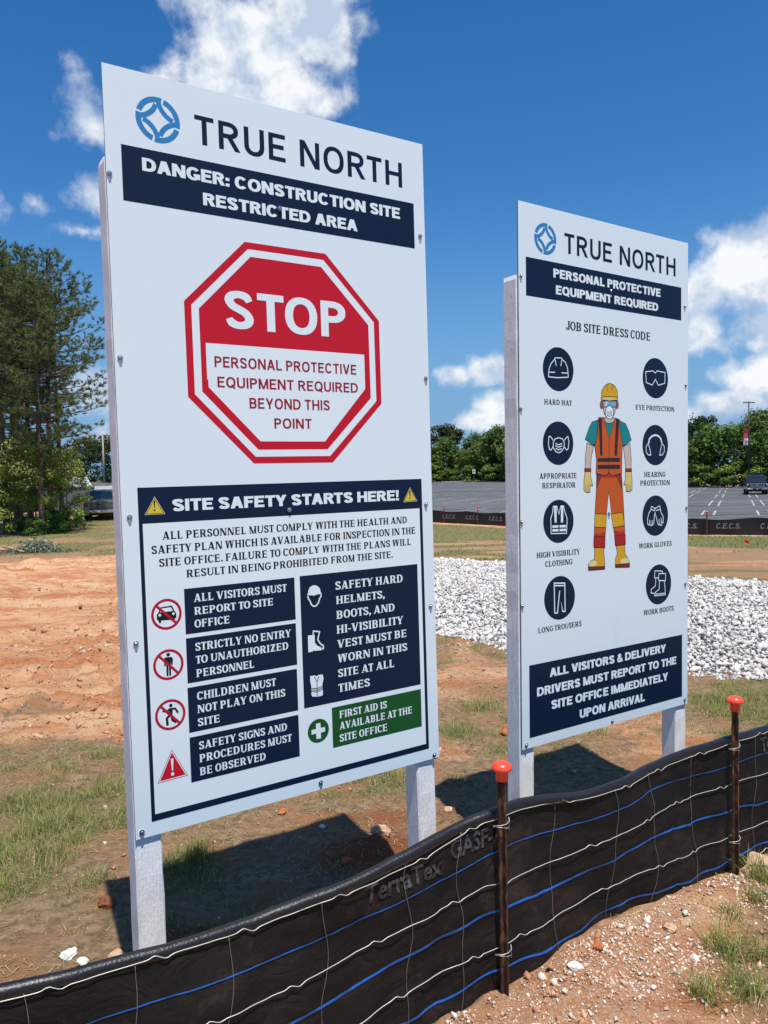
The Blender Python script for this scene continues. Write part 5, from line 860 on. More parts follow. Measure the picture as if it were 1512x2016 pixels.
m_roll = mat('black_plastic_hem', (.010, .010, .011), rough=.34, spec=.5); q = NT(m_roll); q.bump(q.noise(q.coord(scale=(1, 1, 1)), 130, 3, .7), .5, .003)
m_blue = mat('blue_yarn', (.012, .13, .50), rough=.6); q = NT(m_blue); q.color(q.mix(q.ramp(q.noise(q.coord(), 9, 6, .7), .40, .66), (.010, .13, .52), (.012, .055, .16)))
m_wire = mat('galvanised_wire', (.55, .56, .50), rough=.5, metal=.4); m_wire2 = mat('dull_wire', (.30, .28, .25), rough=.5, metal=.6)
m_rust = mat('rusty_steel', rough=.8, metal=.15); q = NT(m_rust); r1 = q.noise(q.coord(scale=(1, 1, .35)), 45, 6, .7); r2 = q.noise(q.coord(), 16, 5, .6)
q.color(q.mix(q.ramp(r1, .45, .68), q.mix(r2, (.022, .012, .008), (.060, .028, .015)), (.24, .10, .04))); q.bump(r1, .7, .002)
m_cap = mat('orange_red_plastic', (.86, .065, .03), rough=.32, spec=.5, coat=.15)
m_print = mat('grey_print', (.085, .088, .092), rough=.6); q = NT(m_print)
q.color(q.mix(q.ramp(q.noise(q.coord(), 60, 5, .75), .42, .60), (.012, .012, .013), (.085, .088, .092)))
TOP = ([-5.5, -2.6, -1.48, -1.21, -1.09, -.85, -.60, -.32, -.15, 0, .09, .43, .82, 1.12, 1.37, 1.66, 2.6, 3.6, 5.5, 9], [.57, .58, .582, .563, .553, .546, .560, .586, .603, .620, .618, .585, .583, .590, .590, .578, .56, .59, .57, .57])
def ftop(s): return np.interp(s, *TOP)
def foff(s, h):
    """how far the fabric bulges towards the camera at s, relative height h"""
    b = .022*np.sin(s*2*np.pi/1.33-1.4)*(h-.15)+.012*np.sin(s*7.3+h*4)+.010*(fbm(s*6+3, h*3, 101, 3)-.5)*2
    pin = 1-np.exp(-(s/.12)**2)-np.exp(-((s-1.33)/.12)**2)
    fold = .007*np.sin(s*31+h*5*np.sin(s*3))*(1-h)*.8+.010*(fbm(s*9+h*6, h*7-s*4, 103, 3)-.5)+.004*np.abs(np.sin(s*5+h*7+2*np.sin(s*2.1)))
    return -.012+b*np.clip(pin, 0, 1)+fold
def fpt(s, h, out=0.):
    """world point on the fence: s metres along, h 0..1 of its height"""
    s = np.asarray(s, float); h = np.asarray(h, float)
    d = foff(s, h)+out; x = FA[0]+E_[0]*s+N_[0]*d; y = FA[1]+E_[1]*s+N_[1]*d
    zb = gz(x, y)-.03
    return np.stack([x, y, zb*(1-h)+ftop(s)*h], -1)
fence = empty('silt_fence', (FA[0], FA[1], 0)); tag(fence, 'near black silt fence with blue stripes and wire mesh in front of both signs', 'silt fence')
def flink(name, me, p=None):
    o = link(name, me, p or fence); 
    if p is None: o.matrix_parent_inverse = Matrix.Translation((-FA[0], -FA[1], 0))
    return o
sv = np.concatenate([np.arange(-4, -1.6, .06), np.arange(-1.6, 1.9, .016), np.arange(1.9, 6, .06)]); hv = np.linspace(0, 1, 44)
S_, Hh = np.meshgrid(sv, hv); PT = fpt(S_, Hh).reshape(-1, 3)
ii = np.arange(S_.size).reshape(S_.shape); FF = np.stack([ii[:-1, :-1], ii[:-1, 1:], ii[1:, 1:], ii[1:, :-1]], -1).reshape(-1, 4)
fab = flink('fabric', new_mesh('fabric', PT, FF, m_fab, smooth=True, cols=np.stack([Hh.ravel()]*3+[np.ones(Hh.size)], -1)))
# rolled hem along the top
mb = MB(); hs_ = np.concatenate([np.arange(-4, -1.6, .1), np.arange(-1.6, 1.9, .03), np.arange(1.9, 6, .1)])
hp = fpt(hs_, 1.0, -.012); rad = [.017+.005*float(v) for v in fbm(hs_*4, hs_*0, 111, 3)]
hp[:, 2] -= .006
mb.tube([tuple(p) for p in hp], rad, 10); h_o = flink('top_hem', None) if False else mb.build('top_hem', m_roll, fence, smooth=True); h_o.matrix_parent_inverse = Matrix.Translation((-FA[0], -FA[1], 0))
def fixp(o): o.matrix_parent_inverse = Matrix.Translation((-FA[0], -FA[1], 0)); return o
# woven blue stripes
def ribbon(name, sarr, harr, w, out=.0022):
    a = fpt(sarr, harr-w/2, out); b = fpt(sarr, harr+w/2, out); n = len(sarr); V = np.stack([a, b], 1).reshape(-1, 3)
    F = np.array([(2*i, 2*i+2, 2*i+3, 2*i+1) for i in range(n-1)])
    return link(name, new_mesh(name, V, F, m_blue, smooth=True), fab)
ss = np.arange(-4, 6, .02)
for hs1, zz, w in ((([-4, -1.21, -.86, -.6, -.16, 0, .31, .82, 1.34, 6]), [.43, .438, .433, .428, .470, .487, .481, .499, .478, .45], .0065), ([-4, -.76, -.61, -.16, -.01, .3, .82, 1.34, 1.66, 6], [.22, .228, .23, .283, .289, .272, .315, .284, .25, .25], .0145), ([-4, -.3, -.01, .07, .34, .64, 1.33, 6], [.05, .052, .087, .081, .070, .098, .06, .05], .0135)):
    zt = np.interp(ss, hs1, zz)+.003*np.sin(ss*9)
    b0 = fpt(ss, np.zeros_like(ss)); hrel = np.clip((zt-b0[:, 2])/(ftop(ss)-b0[:, 2]), .02, .95); ribbon('blue_stripe', ss, hrel, w)
# printed name on the fabric
def on_fence(txt, s0, s1, z0, h):
    c = bpy.data.curves.new('lettering', 'FONT'); c.body = txt; c.offset = .024; c.resolution_u = 3
    o = bpy.data.objects.new('tmp', c); me = bpy.data.meshes.new_from_object(o); bpy.data.objects.remove(o)
    n = len(me.vertices); v = np.zeros(n*3); me.vertices.foreach_get('co', v); v = v.reshape(-1, 3)
    bm_ = __import__('bmesh').new(); bm_.from_mesh(me); __import__('bmesh').ops.triangulate(bm_, faces=bm_.faces); __import__('bmesh').ops.subdivide_edges(bm_, edges=[e for e in bm_.edges if e.calc_length() > .25], cuts=2); bm_.to_mesh(me); bm_.free()
    n = len(me.vertices); v = np.zeros(n*3); me.vertices.foreach_get('co', v); v = v.reshape(-1, 3)
    S = s0+(v[:, 0]-v[:, 0].min())/(v[:, 0].max()-v[:, 0].min())*(s1-s0); Z = z0+v[:, 1]*h/.72
    b0 = fpt(S, np.zeros_like(S)); P = fpt(S, (Z-b0[:, 2])/(ftop(S)-b0[:, 2]), .003)
    me.vertices.foreach_set('co', P.ravel()); me.update(); me.materials.clear(); me.materials.append(m_print)
    o = link('lettering', me, fab); o['label'] = 'faded grey print reading '+txt
on_fence('TerraTex', -.50, -.20, .485, .062); on_fence('GASF-AF', -.165, .10, .520, .062)
on_fence('TerraTex', 1.60, 1.90, .49, .062); on_fence('GASF-AF', 1.94, 2.2, .49, .062)
# welded wire mesh: crimped line wires and wavy stay wires
def wire(name, sarr, zarr, r, m_, out=.006, seed=0):
    sarr = np.asarray(sarr, float); b0 = fpt(sarr, np.zeros_like(sarr)); tp = ftop(sarr)
    P = fpt(sarr, (zarr-b0[:, 2])/(tp-b0[:, 2]), out); mb = MB(); mb.tube([tuple(p) for p in P], r, 5, True)
    return fixp(mb.build(name, m_, fence, smooth=True))
stays = [-2.0, -1.72, -1.42, -1.17, -.93, -.64, -.34, -.13, .30, .60, .84, 1.12, 1.55, 1.86, 2.15]
def crimp(s, st): 
    z = 0*s
    for k in st: z = z+.007*np.exp(-((s-k-.045)/.012)**2)-.006*np.exp(-((s-k-.075)/.012)**2)
    return z
sw = np.arange(-3.0, 2.8, .009)
off_c = [.0, .13, .21, .05]
for i, (hz, dz) in enumerate((([-3, -1.48, -1.09, -.85, -.3, -.02, .06, .43, .82, 1.33, 1.5, 3], [.57, .568, .545, .532, .560, .603, .600, .572, .570, .575, .570, .56]), ([-3, -.86, -.6, -.16, -.02, .08, .31, .82, 1.33, 3], [.33, .335, .34, .372, .385, .37, .375, .405, .395, .38]), ([-3, -.6, -.16, 0, .09, .31, .82, 1.33, 1.66, 3], [.10, .115, .165, .165, .17, .175, .195, .17, .16, .16]), ([-3, 0, 1.33, 1.66, 3], [-.10, -.10, -.02, .03, .0]))):
    z = np.interp(sw, hz, dz)+crimp(sw, [k+off_c[i] for k in stays])*1.0+.003*np.sin(sw*5+i*2)
    wire('line_wire', sw, z, .00135, m_wire, .007)
for i, k in enumerate(stays):
    zz = np.linspace(-.02, .575, 40); sx_ = k+.010*np.sin(zz*13+i*1.7)+.007*np.sin(zz*23+i)
    zz = zz+(ftop(np.array([k]))[0]-.585); wire('stay_wire', sx_, zz, .0009, m_wire2, .006)
    for zc_ in (.0,): pass
# stakes with caps and wire ties
def stake(s, dz, topz):
    x, y = FA+E_*s+N_*.022
    mb = MB(); r = .0145
    prof = [(-r, -.003), (r, -.003), (r, .002), (.003, .003), (.003, .020), (-.003, .020), (-.003, .003), (-r, .002)]      # T section
    V = []; zs = np.linspace(-.35, topz, 30); ca, sa = math.cos(.58), math.sin(.58)
    for i, z in enumerate(zs):
        for a, b in prof: V.append((x+a*ca+b*sa+.0012*math.sin(i*3.1), y+a*sa-b*ca, z))
    V2 = V; F = [(i*8+k, i*8+(k+1) % 8, (i+1)*8+(k+1) % 8, (i+1)*8+k) for i in range(29) for k in range(8)]+[tuple(range(29*8, 30*8))]
    mb.add(V2, F); st = fixp(mb.build('stake', m_rust, fence))
    cp = MB(); cp.lathe([(.0195, 0), (.0205, .002), (.0205, .030), (.021, .036), (.0330, .037), (.0345, .040), (.0335, .046), (.029, .054), (.020, .0605), (.009, .0635), (.001, .064)], (x+.003, y-.002, topz-.034), 28)
    c = cp.build('cap', m_cap, st, smooth=True)
    for zt in dz:
        t = MB(); w0 = Vector((x, y, zt)); e = Vector((E_[0], E_[1], 0)); n = Vector((N_[0], N_[1], 0))
        t.tube([w0-e*.035-n*.004+Vector((0, 0, -.004)), w0-e*.018+n*.018, w0+e*.0+n*.022+Vector((0, 0, .001)), w0+e*.020+n*.016+Vector((0, 0, .004)), w0+e*.028+n*.004+Vector((0, 0, .012)), w0+e*.027+n*.008+Vector((0, 0, -.032))], .0012, 5)
        t.tube([w0-e*.035-n*.002+Vector((0, 0, -.006)), w0+n*.021+Vector((0, 0, -.012)), w0+e*.028+n*.006+Vector((0, 0, -.024))], .0011, 5)
        t.build('wire_tie', m_wire, st, smooth=True)
stake(.03, [.600, .165], .777); stake(1.36, [.573, .17], .762); stake(-2.4, [.57, .2], .77); stake(2.75, [.57, .2], .77)

# ------------------------------------------------------------------ the far silt fence along the car park
m_fab2 = mat('black_fabric_far', (.012, .012, .014), rough=.6); m_prt2 = mat('white_print', (.26, .27, .28), rough=.7)
bp = [np.array(p) for p in [(-6, 50.6), (-2, 46.4), (4.2, 39.6), (9, 33.4), (13, 29.7), (20, 22.3), (30, 13.5)]]
seg = np.array([0]+list(np.cumsum([np.linalg.norm(b-a) for a, b in zip(bp, bp[1:])]))); BX = [p[0] for p in bp]; BY = [p[1] for p in bp]
def bpos(s): return np.interp(s, seg, BX), np.interp(s, seg, BY)
far_f = empty('silt_fence', (4.2, 39.6, float(base_h(4.2, 39.6)))); tag(far_f, 'low black silt fence with white print and red caps along the car park', 'silt fence')
FI = far_f.matrix_basis.inverted() if False else Matrix.Translation((-4.2, -39.6, -float(base_h(4.2, 39.6))))
def fl(o): o.matrix_parent_inverse = FI; return o
sb = np.arange(0, seg[-1], .35); V = []
bt = lambda s: .62+.03*np.sin(s*2*np.pi/2.4)+.03*(fbm(s, s*0, 121, 2)-.5)
for k in range(5):
    h = k/4; x, y = bpos(sb); V.append(np.stack([x+.03*np.sin(sb*3+h*2), y, base_h(x, y)-.05+(bt(sb)+.05)*h], -1))
V = np.stack(V); ii = np.arange(V.shape[0]*V.shape[1]).reshape(V.shape[:2])
fab2 = fl(link('fabric', new_mesh('fabric', V.reshape(-1, 3), np.stack([ii[:-1, :-1], ii[:-1, 1:], ii[1:, 1:], ii[1:, :-1]], -1).reshape(-1, 4), m_fab2, smooth=True), far_f))
# print C.E.C.S. every metre and a half
def far_text(txt, s0, w, z0, h):
    x = 0; V = []; F = []
    for i, ch in enumerate(txt):
        gv, gf, gw = glyph(ch, 'm'); o = len(V); V += [(a+x+b*.25, b) for a, b in gv]; F += [tuple(k+o for k in f) for f in gf]; x += gw+.14
    V = np.array(V); S = s0+V[:, 0]/x*w; X_, Y_ = bpos(S); dx = .02*.55
    P = np.stack([X_-.035, Y_-.045, base_h(X_, Y_)+z0+V[:, 1]*h], -1)
    o = fl(link('lettering', new_mesh('lettering', P, F, m_prt2), fab2)); o.matrix_parent_inverse = Matrix.Identity(4); o['label'] = 'faded white print reading C.E.C.S.'
fab2.matrix_parent_inverse = FI
for k in range(18): far_text('C.E.C.S.', 5.2+k*1.62, .95, .25, .20)
for k in range(16):
    s = 4.0+k*2.35; x, y = bpos(s); z = float(base_h(x, y)); mb = MB(); mb.box(x-.018, x+.018, y-.10, y-.065, z-.2, z+.86)
    st = fl(mb.build('stake', m_rust, far_f)); cp = MB(); cp.lathe([(.035, 0), (.035, .055), (.068, .06), (.06, .085), (.03, .1), (.004, .105)], (x, y-.083, z+.82), 12); cp.build('cap', m_cap, st, smooth=True)
# ------------------------------------------------------------------ trees
m_leaf = leaf_mat('tree_leaves', .28, .6); m_needle = leaf_mat('pine_needles', .18, .55)
def bark(name, a, b):
    m = mat(name, rough=.9, spec=.2); q = NT(m); n = q.noise(q.coord(scale=(6, 6, 1)), 3, 6, .7); q.color(q.mix(q.ramp(n, .35, .65), a, b)); q.bump(n, .8, .03); return m
m_pbark = bark('pine_bark', (.055, .040, .032), (.17, .125, .10)); m_bbark = bark('broadleaf_bark', (.05, .042, .033), (.14, .12, .10))
def leaf_quads(C, out, size, cols):
    """one small folded diamond for each leaf clump"""
    n = len(C); nv = out+rng.normal(0, .55, (n, 3)); nv /= np.linalg.norm(nv, axis=1)[:, None]
    a = np.cross(nv, rng.normal(size=(n, 3))); a /= np.linalg.norm(a, axis=1)[:, None]; b = np.cross(nv, a)
    s = size[:, None]
    V = np.stack([C-a*s*.5, C-b*s*.32+nv*s*.10, C+a*s*.5, C+b*s*.32+nv*s*.10], 1)
    return V.reshape(-1, 3), np.arange(4*n).reshape(n, 4), np.repeat(cols, 4, 0)
def crown_mesh(name, H, W, nclump, per, leaf, pal, low=.12, seed=1, m=None, top=.95):
    global rng
    keep_ = rng; rng = np.random.default_rng(seed)
    V = []; F = []; Cc = []; o = 0
    for i in range(nclump):
        z = low+(top-low)*rng.random()**.85; prof = math.sqrt(max(.05, 1-((z-.48)/.55)**2)); a = rng.uniform(0, 2*math.pi)
        rr = W*.5*prof*math.sqrt(rng.uniform(.12, 1))*(1+.18*math.sin(2*a+seed)); c = np.array([rr*math.cos(a), rr*math.sin(a), z*H]); r = W*rng.uniform(.10, .20)
        d = rng.normal(size=(per, 3)); d /= np.linalg.norm(d, axis=1)[:, None]; P = c+d*r*np.array([1, 1, .72])*rng.uniform(.45, 1.1, (per, 1))
        base = np.array(pal[rng.integers(0, len(pal))])*rng.uniform(.8, 1.2)
        cols = np.concatenate([np.clip(base*(1+rng.uniform(-.22, .22, (per, 1))), 0, 1), np.ones((per, 1))], 1)
        v, f, cc = leaf_quads(P, d*1.0+np.array([0, 0, .35]), leaf*rng.uniform(.6, 1.35, per), cols); V.append(v); F.append(f+o); Cc.append(cc); o += len(v)
    me = new_mesh(name, np.concatenate(V), np.concatenate(F), m or m_leaf, cols=np.concatenate(Cc)); rng = keep_
    return me
def trunk_mesh(name, H, r, m, limbs=5, seed=0, start=.3, W=2.0):
    R = random.Random(seed); mb = MB(); pts = [(0, 0, -.3)]+[(R.uniform(-.02, .02)*H*.3*k/6, R.uniform(-.02, .02)*H*.3*k/6, H*k/6) for k in range(1, 7)]
    mb.tube(pts, [r*1.25]+[r*(1-.13*k) for k in range(1, 7)], 7)
    for k in range(limbs):
        z = H*R.uniform(start, .8); a = R.uniform(0, 6.28); L = W*R.uniform(.35, .6)
        mb.tube([(0, 0, z), (L*.5*math.cos(a), L*.5*math.sin(a), z+L*.25), (L*math.cos(a), L*math.sin(a), z+L*.6)], [r*.4, r*.27, r*.1], 5)
    return new_mesh(name, mb.v, mb.f, m, smooth=True)
G1 = [(.095, .165, .028), (.13, .20, .038), (.075, .135, .026), (.15, .215, .045)]
G2 = [(.042, .072, .022), (.055, .088, .026), (.036, .062, .022)]
G3 = [(.17, .25, .042), (.21, .285, .052), (.125, .20, .036)]
PRO = []
for i, (H, W, pal, nc) in enumerate([(9, 7.5, G1, 70), (10, 7, G1, 74), (8, 7.5, G3, 66), (11, 8.5, G2, 78), (6, 6.0, G3, 50), (9.5, 7.5, G2, 70)]):
    t = empty('broadleaf_tree', (0, 0, 0)); link('crown', crown_mesh('crown', H, W, nc, 95, .44, pal, seed=i+20, low=.06), t); link('trunk', trunk_mesh('trunk', H*.75, .2, m_bbark, 6, i, W=W*.7), t); PRO.append(t)
used_p = set()
def put_tree(i, x, y, s, label, group, z=None, sx=1.0):
    t = PRO[i] if i not in used_p else dup(PRO[i]); used_p.add(i)
    zz = float(base_h(x, y)) if z is None else z
    t.location = (x, y, zz-.1); t.rotation_euler = (0, 0, random.uniform(0, 6.28)); t.scale = (s*sx, s*sx, s); tag(t, label, 'tree', group); return t
def farY_(x): return float(np.interp(x, lx, farY))
TL = 'green tree in the row of woodland beyond the far edge of the car park'
TB = 'dark taller tree standing behind the row beyond the car park'
random.seed(11)
# row beyond the car park
x = -36.
while x < 64:
    y = farY_(x)+random.uniform(4, 8); i = random.choice([0, 1, 2, 0, 5, 1]); s = random.choice([.82, .95, 1.05, 1.15, 1.3])*random.uniform(.95, 1.05)
    put_tree(i, x, y, s*(1.0 if x < 25 else 1.02), TL, 'trees beyond the car park'); x += random.uniform(4.0, 6.0)*(1 if x < 20 else .62)
x = -30.
while x < 66:
    y = farY_(x)+random.uniform(15, 22); put_tree(random.choice([3, 5, 1]), x, y, random.uniform(1.08, 1.25), TB, 'dark trees behind the woodland row'); x += random.uniform(6, 8)*(1 if x < 20 else .7)
t = put_tree(3, 68.5, 138, 1.22, 'tallest dark round tree behind the banner lamp post', None, sx=1.15)
# low bushes in front of the row
x = -30.
while x < 58:
    y = farY_(x)+random.uniform(1.6, 2.8); put_tree(4, x, y, random.uniform(.45, .75), 'low pale green bush at the far edge of the car park', 'bushes along the car park edge', sx=1.4); x += random.uniform(2.6, 4.0)*(1 if x < 20 else .7)
# left background row
for k in range(16):
    a = -.62+k*.031; y = random.uniform(118, 132); x = a*y
    put_tree(random.choice([0, 5, 3]), x, y, random.uniform(.55, .75), 'dark green tree in the distant row behind the parked vehicles', 'distant trees behind the vehicles')
ALLT = []
# ---- pines
def pine(seed, H, W, zc):
    R = random.Random(seed); r2 = np.random.default_rng(seed); root = empty('pine_tree', (0, 0, 0)); mb = MB()
    lean = (R.uniform(-.3, .3), R.uniform(-.3, .3)); ax = lambda z: (lean[0]*(z/H)**2, lean[1]*(z/H)**2)
    mb.tube([(*ax(z), z) for z in np.linspace(-.3, H*.97, 12)], [.17*(1-.86*k/11)+.01 for k in range(12)], 8)
    T = []; tw = []
    z = zc*H
    while z < H*.985:
        f = (z-zc*H)/(H*(1-zc)); L0 = W*.5*(math.sin(math.pi*min(1, .25+f*.78)))**.75*(1.0 if f > .12 else .75)+.15
        for k in range(R.choice([2, 3, 3, 4])):
            a = R.uniform(0, 6.28); L = L0*R.uniform(.55, 1.15); rise = R.uniform(.05, .45)+f*.5; x0, y0 = ax(z); pts = []
            for j in range(6):
                t = j/5; aa = a+R.uniform(-.12, .12); pts.append((x0+math.cos(aa)*L*t, y0+math.sin(aa)*L*t, z+L*(rise*t*t-.10*t)))
            mb.tube(pts, [.034*(1-.75*j/5)*(1.2-f*.6) for j in range(6)], 4, False)
            nt = int(5+L*4.6)
            for q_ in range(nt):
                t = .30+.70*R.random()**.7; j = min(4, int(t*5)); u = t*5-j; p = [pts[j][c]*(1-u)+pts[j+1][c]*u for c in range(3)]
                sp = .30*(1.1-t*.4); e = (p[0]+R.gauss(0, sp), p[1]+R.gauss(0, sp), p[2]+abs(R.gauss(0, sp*.6)))
                T.append((e, (e[0]-p[0]+math.cos(a)*.12, e[1]-p[1]+math.sin(a)*.12, e[2]-p[2]+.12)))
                if R.random() < .35: mb.tube([p, e], [.009, .005], 3, False)
        if f < .12:                      # a few bare dead limbs
            a = R.uniform(0, 6.28); zz = z-R.uniform(.3, 1.6); L = R.uniform(.6, 1.6); mb.tube([(*ax(zz), zz), (math.cos(a)*L*.6, math.sin(a)*L*.6, zz+.1), (math.cos(a+.2)*L, math.sin(a+.2)*L, zz+.05)], [.022, .014, .005], 4, False)
        z += R.uniform(.20, .36)
    link('trunk', new_mesh('trunk', mb.v, mb.f, m_pbark, smooth=True), root)
    C = np.array([t[0] for t in T]); D_ = np.array([t[1] for t in T]); D_ /= np.linalg.norm(D_, axis=1)[:, None]; k = 20; n = len(C)*k
    C = np.repeat(C, k, 0); D_ = np.repeat(D_, k, 0); nd = D_*.9+r2.normal(0, .62, (n, 3)); nd /= np.linalg.norm(nd, axis=1)[:, None]
    L = r2.uniform(.14, .28, n)[:, None]; st = C-D_*r2.uniform(0, .16, (n, 1)); sd = np.cross(nd, r2.normal(size=(n, 3))); sd /= np.linalg.norm(sd, axis=1)[:, None]; w = r2.uniform(.010, .019, n)[:, None]
    V = np.stack([st-sd*w, st+sd*w, st+nd*L], 1).reshape(-1, 3)
    pal = np.array([(.085, .145, .045), (.11, .17, .048), (.068, .12, .045), (.15, .185, .055), (.18, .17, .065)])
    cc = pal[np.repeat(r2.integers(0, 5, len(T)), k)]*r2.uniform(.75, 1.3, (n, 1)); cc = np.concatenate([cc, np.ones((n, 1))], 1)
    link('foliage', new_mesh('foliage', V, np.arange(3*n).reshape(n, 3), m_needle, cols=np.repeat(cc, 3, 0)), root)
    return root
PP = [pine(1, 14.6, 5.0, .44), pine(2, 14.2, 5.2, .46), pine(3, 13.6, 6.8, .33)]
used_q = set()
def put_pine(i, x, y, s, lab, rz, grp='pines on the left'):
    t = PP[i] if i not in used_q else dup(PP[i]); used_q.add(i)
    t.location = (x, y, float(base_h(x, y))-.05); t.rotation_euler = (0, 0, rz); t.scale = (s, s, s); tag(t, lab, 'pine tree', grp)
for (i, pxl, y, s, rz) in [(0, 12, 41, 1.03, .3), (1, 34, 43.5, 1.08, 1.9), (0, 60, 46, 1.12, 4.0), (2, 82, 39, .94, 2.6), (1, 101, 41.5, 1.04, 5.2), (2, 122, 47, 1.0, .9), (0, -25, 39, 1.06, 5.5), (1, -60, 42, 1.1, .2), (2, 40, 52, 1.15, 2.2)]:
    put_pine(i, (pxl-756)/1545*y*.998-.02*y*.05, y, s, 'tall dark pine in the stand at the left behind the dirt track', rz)
# young trees, bushes under the pines
GY = [(.17, .23, .04), (.21, .27, .05), (.13, .19, .036), (.24, .27, .07)]
def bush(seed, H, W, leaf, pal, nc=46, per=130):
    t = empty('bush', (0, 0, 0)); link('foliage', crown_mesh('foliage', H, W, nc, per, leaf, pal, seed=seed, low=.05), t); link('stem', trunk_mesh('stem', H*.8, .05, m_bbark, 7, seed, .1, W*.6), t); return t
BU = [bush(41, 5.2, 3.0, .15, GY, 34, 90), bush(42, 2.4, 2.4, .13, [(.085, .17, .03), (.12, .22, .04), (.06, .12, .026)]), bush(43, 3.8, 2.6, .14, G1)]
used_b = set()
def put_bush(i, pxl, y, s, lab, grp, sx=1):
    t = BU[i] if i not in used_b else dup(BU[i]); used_b.add(i); x = (pxl-756)/1545*y
    t.location = (x, y, float(base_h(x, y))-.1); t.rotation_euler = (0, 0, pxl*.37); t.scale = (s*sx, s*sx, s); tag(t, lab, 'bush', grp)
for pxl, y, s in [(22, 39.5, .92), (55, 38.5, .95), (112, 40, .86), (132, 42, .78), (-20, 40, .95), (90, 47, 1.0), (8, 47, 1.1), (70, 44, .9)]:
    put_bush(0, pxl, y, s, 'bright green young tree growing between the pine trunks', 'young trees among the pines')
for pxl, y, s in [(66, 38.2, .40), (100, 39.5, .52), (124, 41, .48), (146, 47, .42), (50, 41, .40)]:
    put_bush(1, pxl, y, s, 'low green bush at the foot of the pines', 'low bushes under the pines')
for k, (pxl, y, s) in enumerate([(-10, 64, 1.2), (24, 66, 1.1), (60, 68, 1.15), (95, 70, 1.0), (130, 76, .9)]):
    put_bush(2, pxl, y, s, 'dark green tree filling the gap behind the pine stand', 'trees behind the pine stand', 1.4)
# ------------------------------------------------------------------ cut branches and logs near the pines
def gpt(pxl, y, dz=0): x = (pxl-756)/1545*y; return Vector((x, y, gzs(x, y)+dz))
bp_ = empty('brush_pile', gpt(68, 28.3)); bp_.scale = (1.15, 1.15, 1.3); tag(bp_, 'small heap of cut leafy branches lying at the edge of the dirt track', 'brush pile')
n = 900; P = np.stack([rng.normal(0, .42, n), rng.normal(0, .30, n), np.abs(rng.normal(0, .16, n))+.03], -1); P[:, 2] *= np.exp(-(P[:, 0]/.7)**2)
v, f, c = leaf_quads(P, rng.normal(size=(n, 3)), rng.uniform(.06, .13, n), rgba([(.16, .22, .13), (.24, .30, .20), (.10, .15, .08), (.34, .38, .30)], n, .2)); link('leaves', new_mesh('leaves', v, f, m_leaf, cols=c), bp_)
mb = MB()
for k in range(26):
    a = random.uniform(0, 3.14); L = random.uniform(.2, .6); cx_, cy_ = random.gauss(0, .25), random.gauss(0, .2); mb.tube([(cx_-math.cos(a)*L, cy_-math.sin(a)*L, .03), (cx_, cy_, random.uniform(.08, .3)), (cx_+math.cos(a)*L, cy_+math.sin(a)*L, random.uniform(.05, .35))], [.012, .01, .005], 4)
o = mb.build('twigs', m_bbark, bp_); o['kind'] = 'stuff'
m_log = mat('peeled_wood', (.50, .36, .20), .8)
for a, b, r, lab in ((gpt(-20, 29.4, .06), gpt(16, 29.3, .10), .045, 'pale broken log lying left of the brush pile, farther one'), (gpt(4, 28.6, .20), gpt(46, 27.6, .06), .04, 'pale thin log leaning down beside the brush pile')):
    mb = MB(); mid = (a+b)/2; mb.tube([a-mid, (a-mid)*.3+Vector((0, 0, .02)), (b-mid)*.4, b-mid], [r, r*.95, r*.85, r*.6], 8); o = mb.build('fallen_log', m_log, None, smooth=True); o.location = mid; tag(o, lab, 'log')
o = bpy.data.objects['straw']
# dark litter near the brush
n = 1500; lxx = gpt(40, 28.6)[0]+rng.normal(0, 1.2, n); lyy = 28.4+rng.normal(0, .5, n)
cg = rgba([(.13, .08, .05), (.20, .13, .08), (.08, .06, .04)], n, .2); tag(blades('twig_litter', lxx, lyy, rng.uniform(.05, .22, n), np.full(n, 1.0), rng.uniform(.008, .02, n), cg, m_grass, segs=1), 'brown twigs and bark littering the ground by the brush pile', kind='stuff')

# ------------------------------------------------------------------ vehicles
m_blk = mat('black_paint', (.010, .012, .016), rough=.18, coat=1.0); m_silver = mat('silver_paint', (.10, .105, .115), rough=.3, metal=.4, coat=.8); m_glass = mat('car_glass', (.010, .018, .024), rough=.06, spec=.8)
m_tyre = mat('tyre_rubber', (.012, .012, .012), rough=.85); m_chrome = mat('chrome', (.62, .64, .66), rough=.14, metal=1.0); m_rim = mat('alloy', (.35, .36, .37), rough=.35, metal=.9); m_dark = mat('dark_plastic', (.015, .015, .016), rough=.6)
m_lamp = mat('headlight_glass', (.50, .53, .55), rough=.12, coat=1.0); m_rlamp = mat('tail_light_red', (.34, .012, .010), rough=.2, coat=1.0); m_plate = mat('blue_plate', (.012, .02, .22), rough=.4); m_whitep = mat('white_paint', (.74, .75, .75), rough=.4); m_tag = mat('rear_plate', (.60, .42, .28), rough=.5)
def loft(secs, mt, name, parent):
    """secs: list of (y, [(x,z)...]) cross sections, all the same length"""
    n = len(secs[0][1]); V = [(x, y, z) for y, s in secs for x, z in s]; F = [(i*n+k, i*n+(k+1) % n, (i+1)*n+(k+1) % n, (i+1)*n+k) for i in range(len(secs)-1) for k in range(n)]
    F += [tuple(range(n-1, -1, -1)), tuple(range((len(secs)-1)*n, len(secs)*n))]
    return link(name, new_mesh(name, V, F, mt), parent)
def sec(w, z0, z1, b=.08, tw=None):
    tw = tw or w-.05; return [(-w+b, z0), (w-b, z0), (w, z0+b), (w, z0+(z1-z0)*.55), (tw, z1-b), (tw-b, z1), (-tw+b, z1), (-tw, z1-b), (-w, z0+(z1-z0)*.55), (-w, z0+b)]
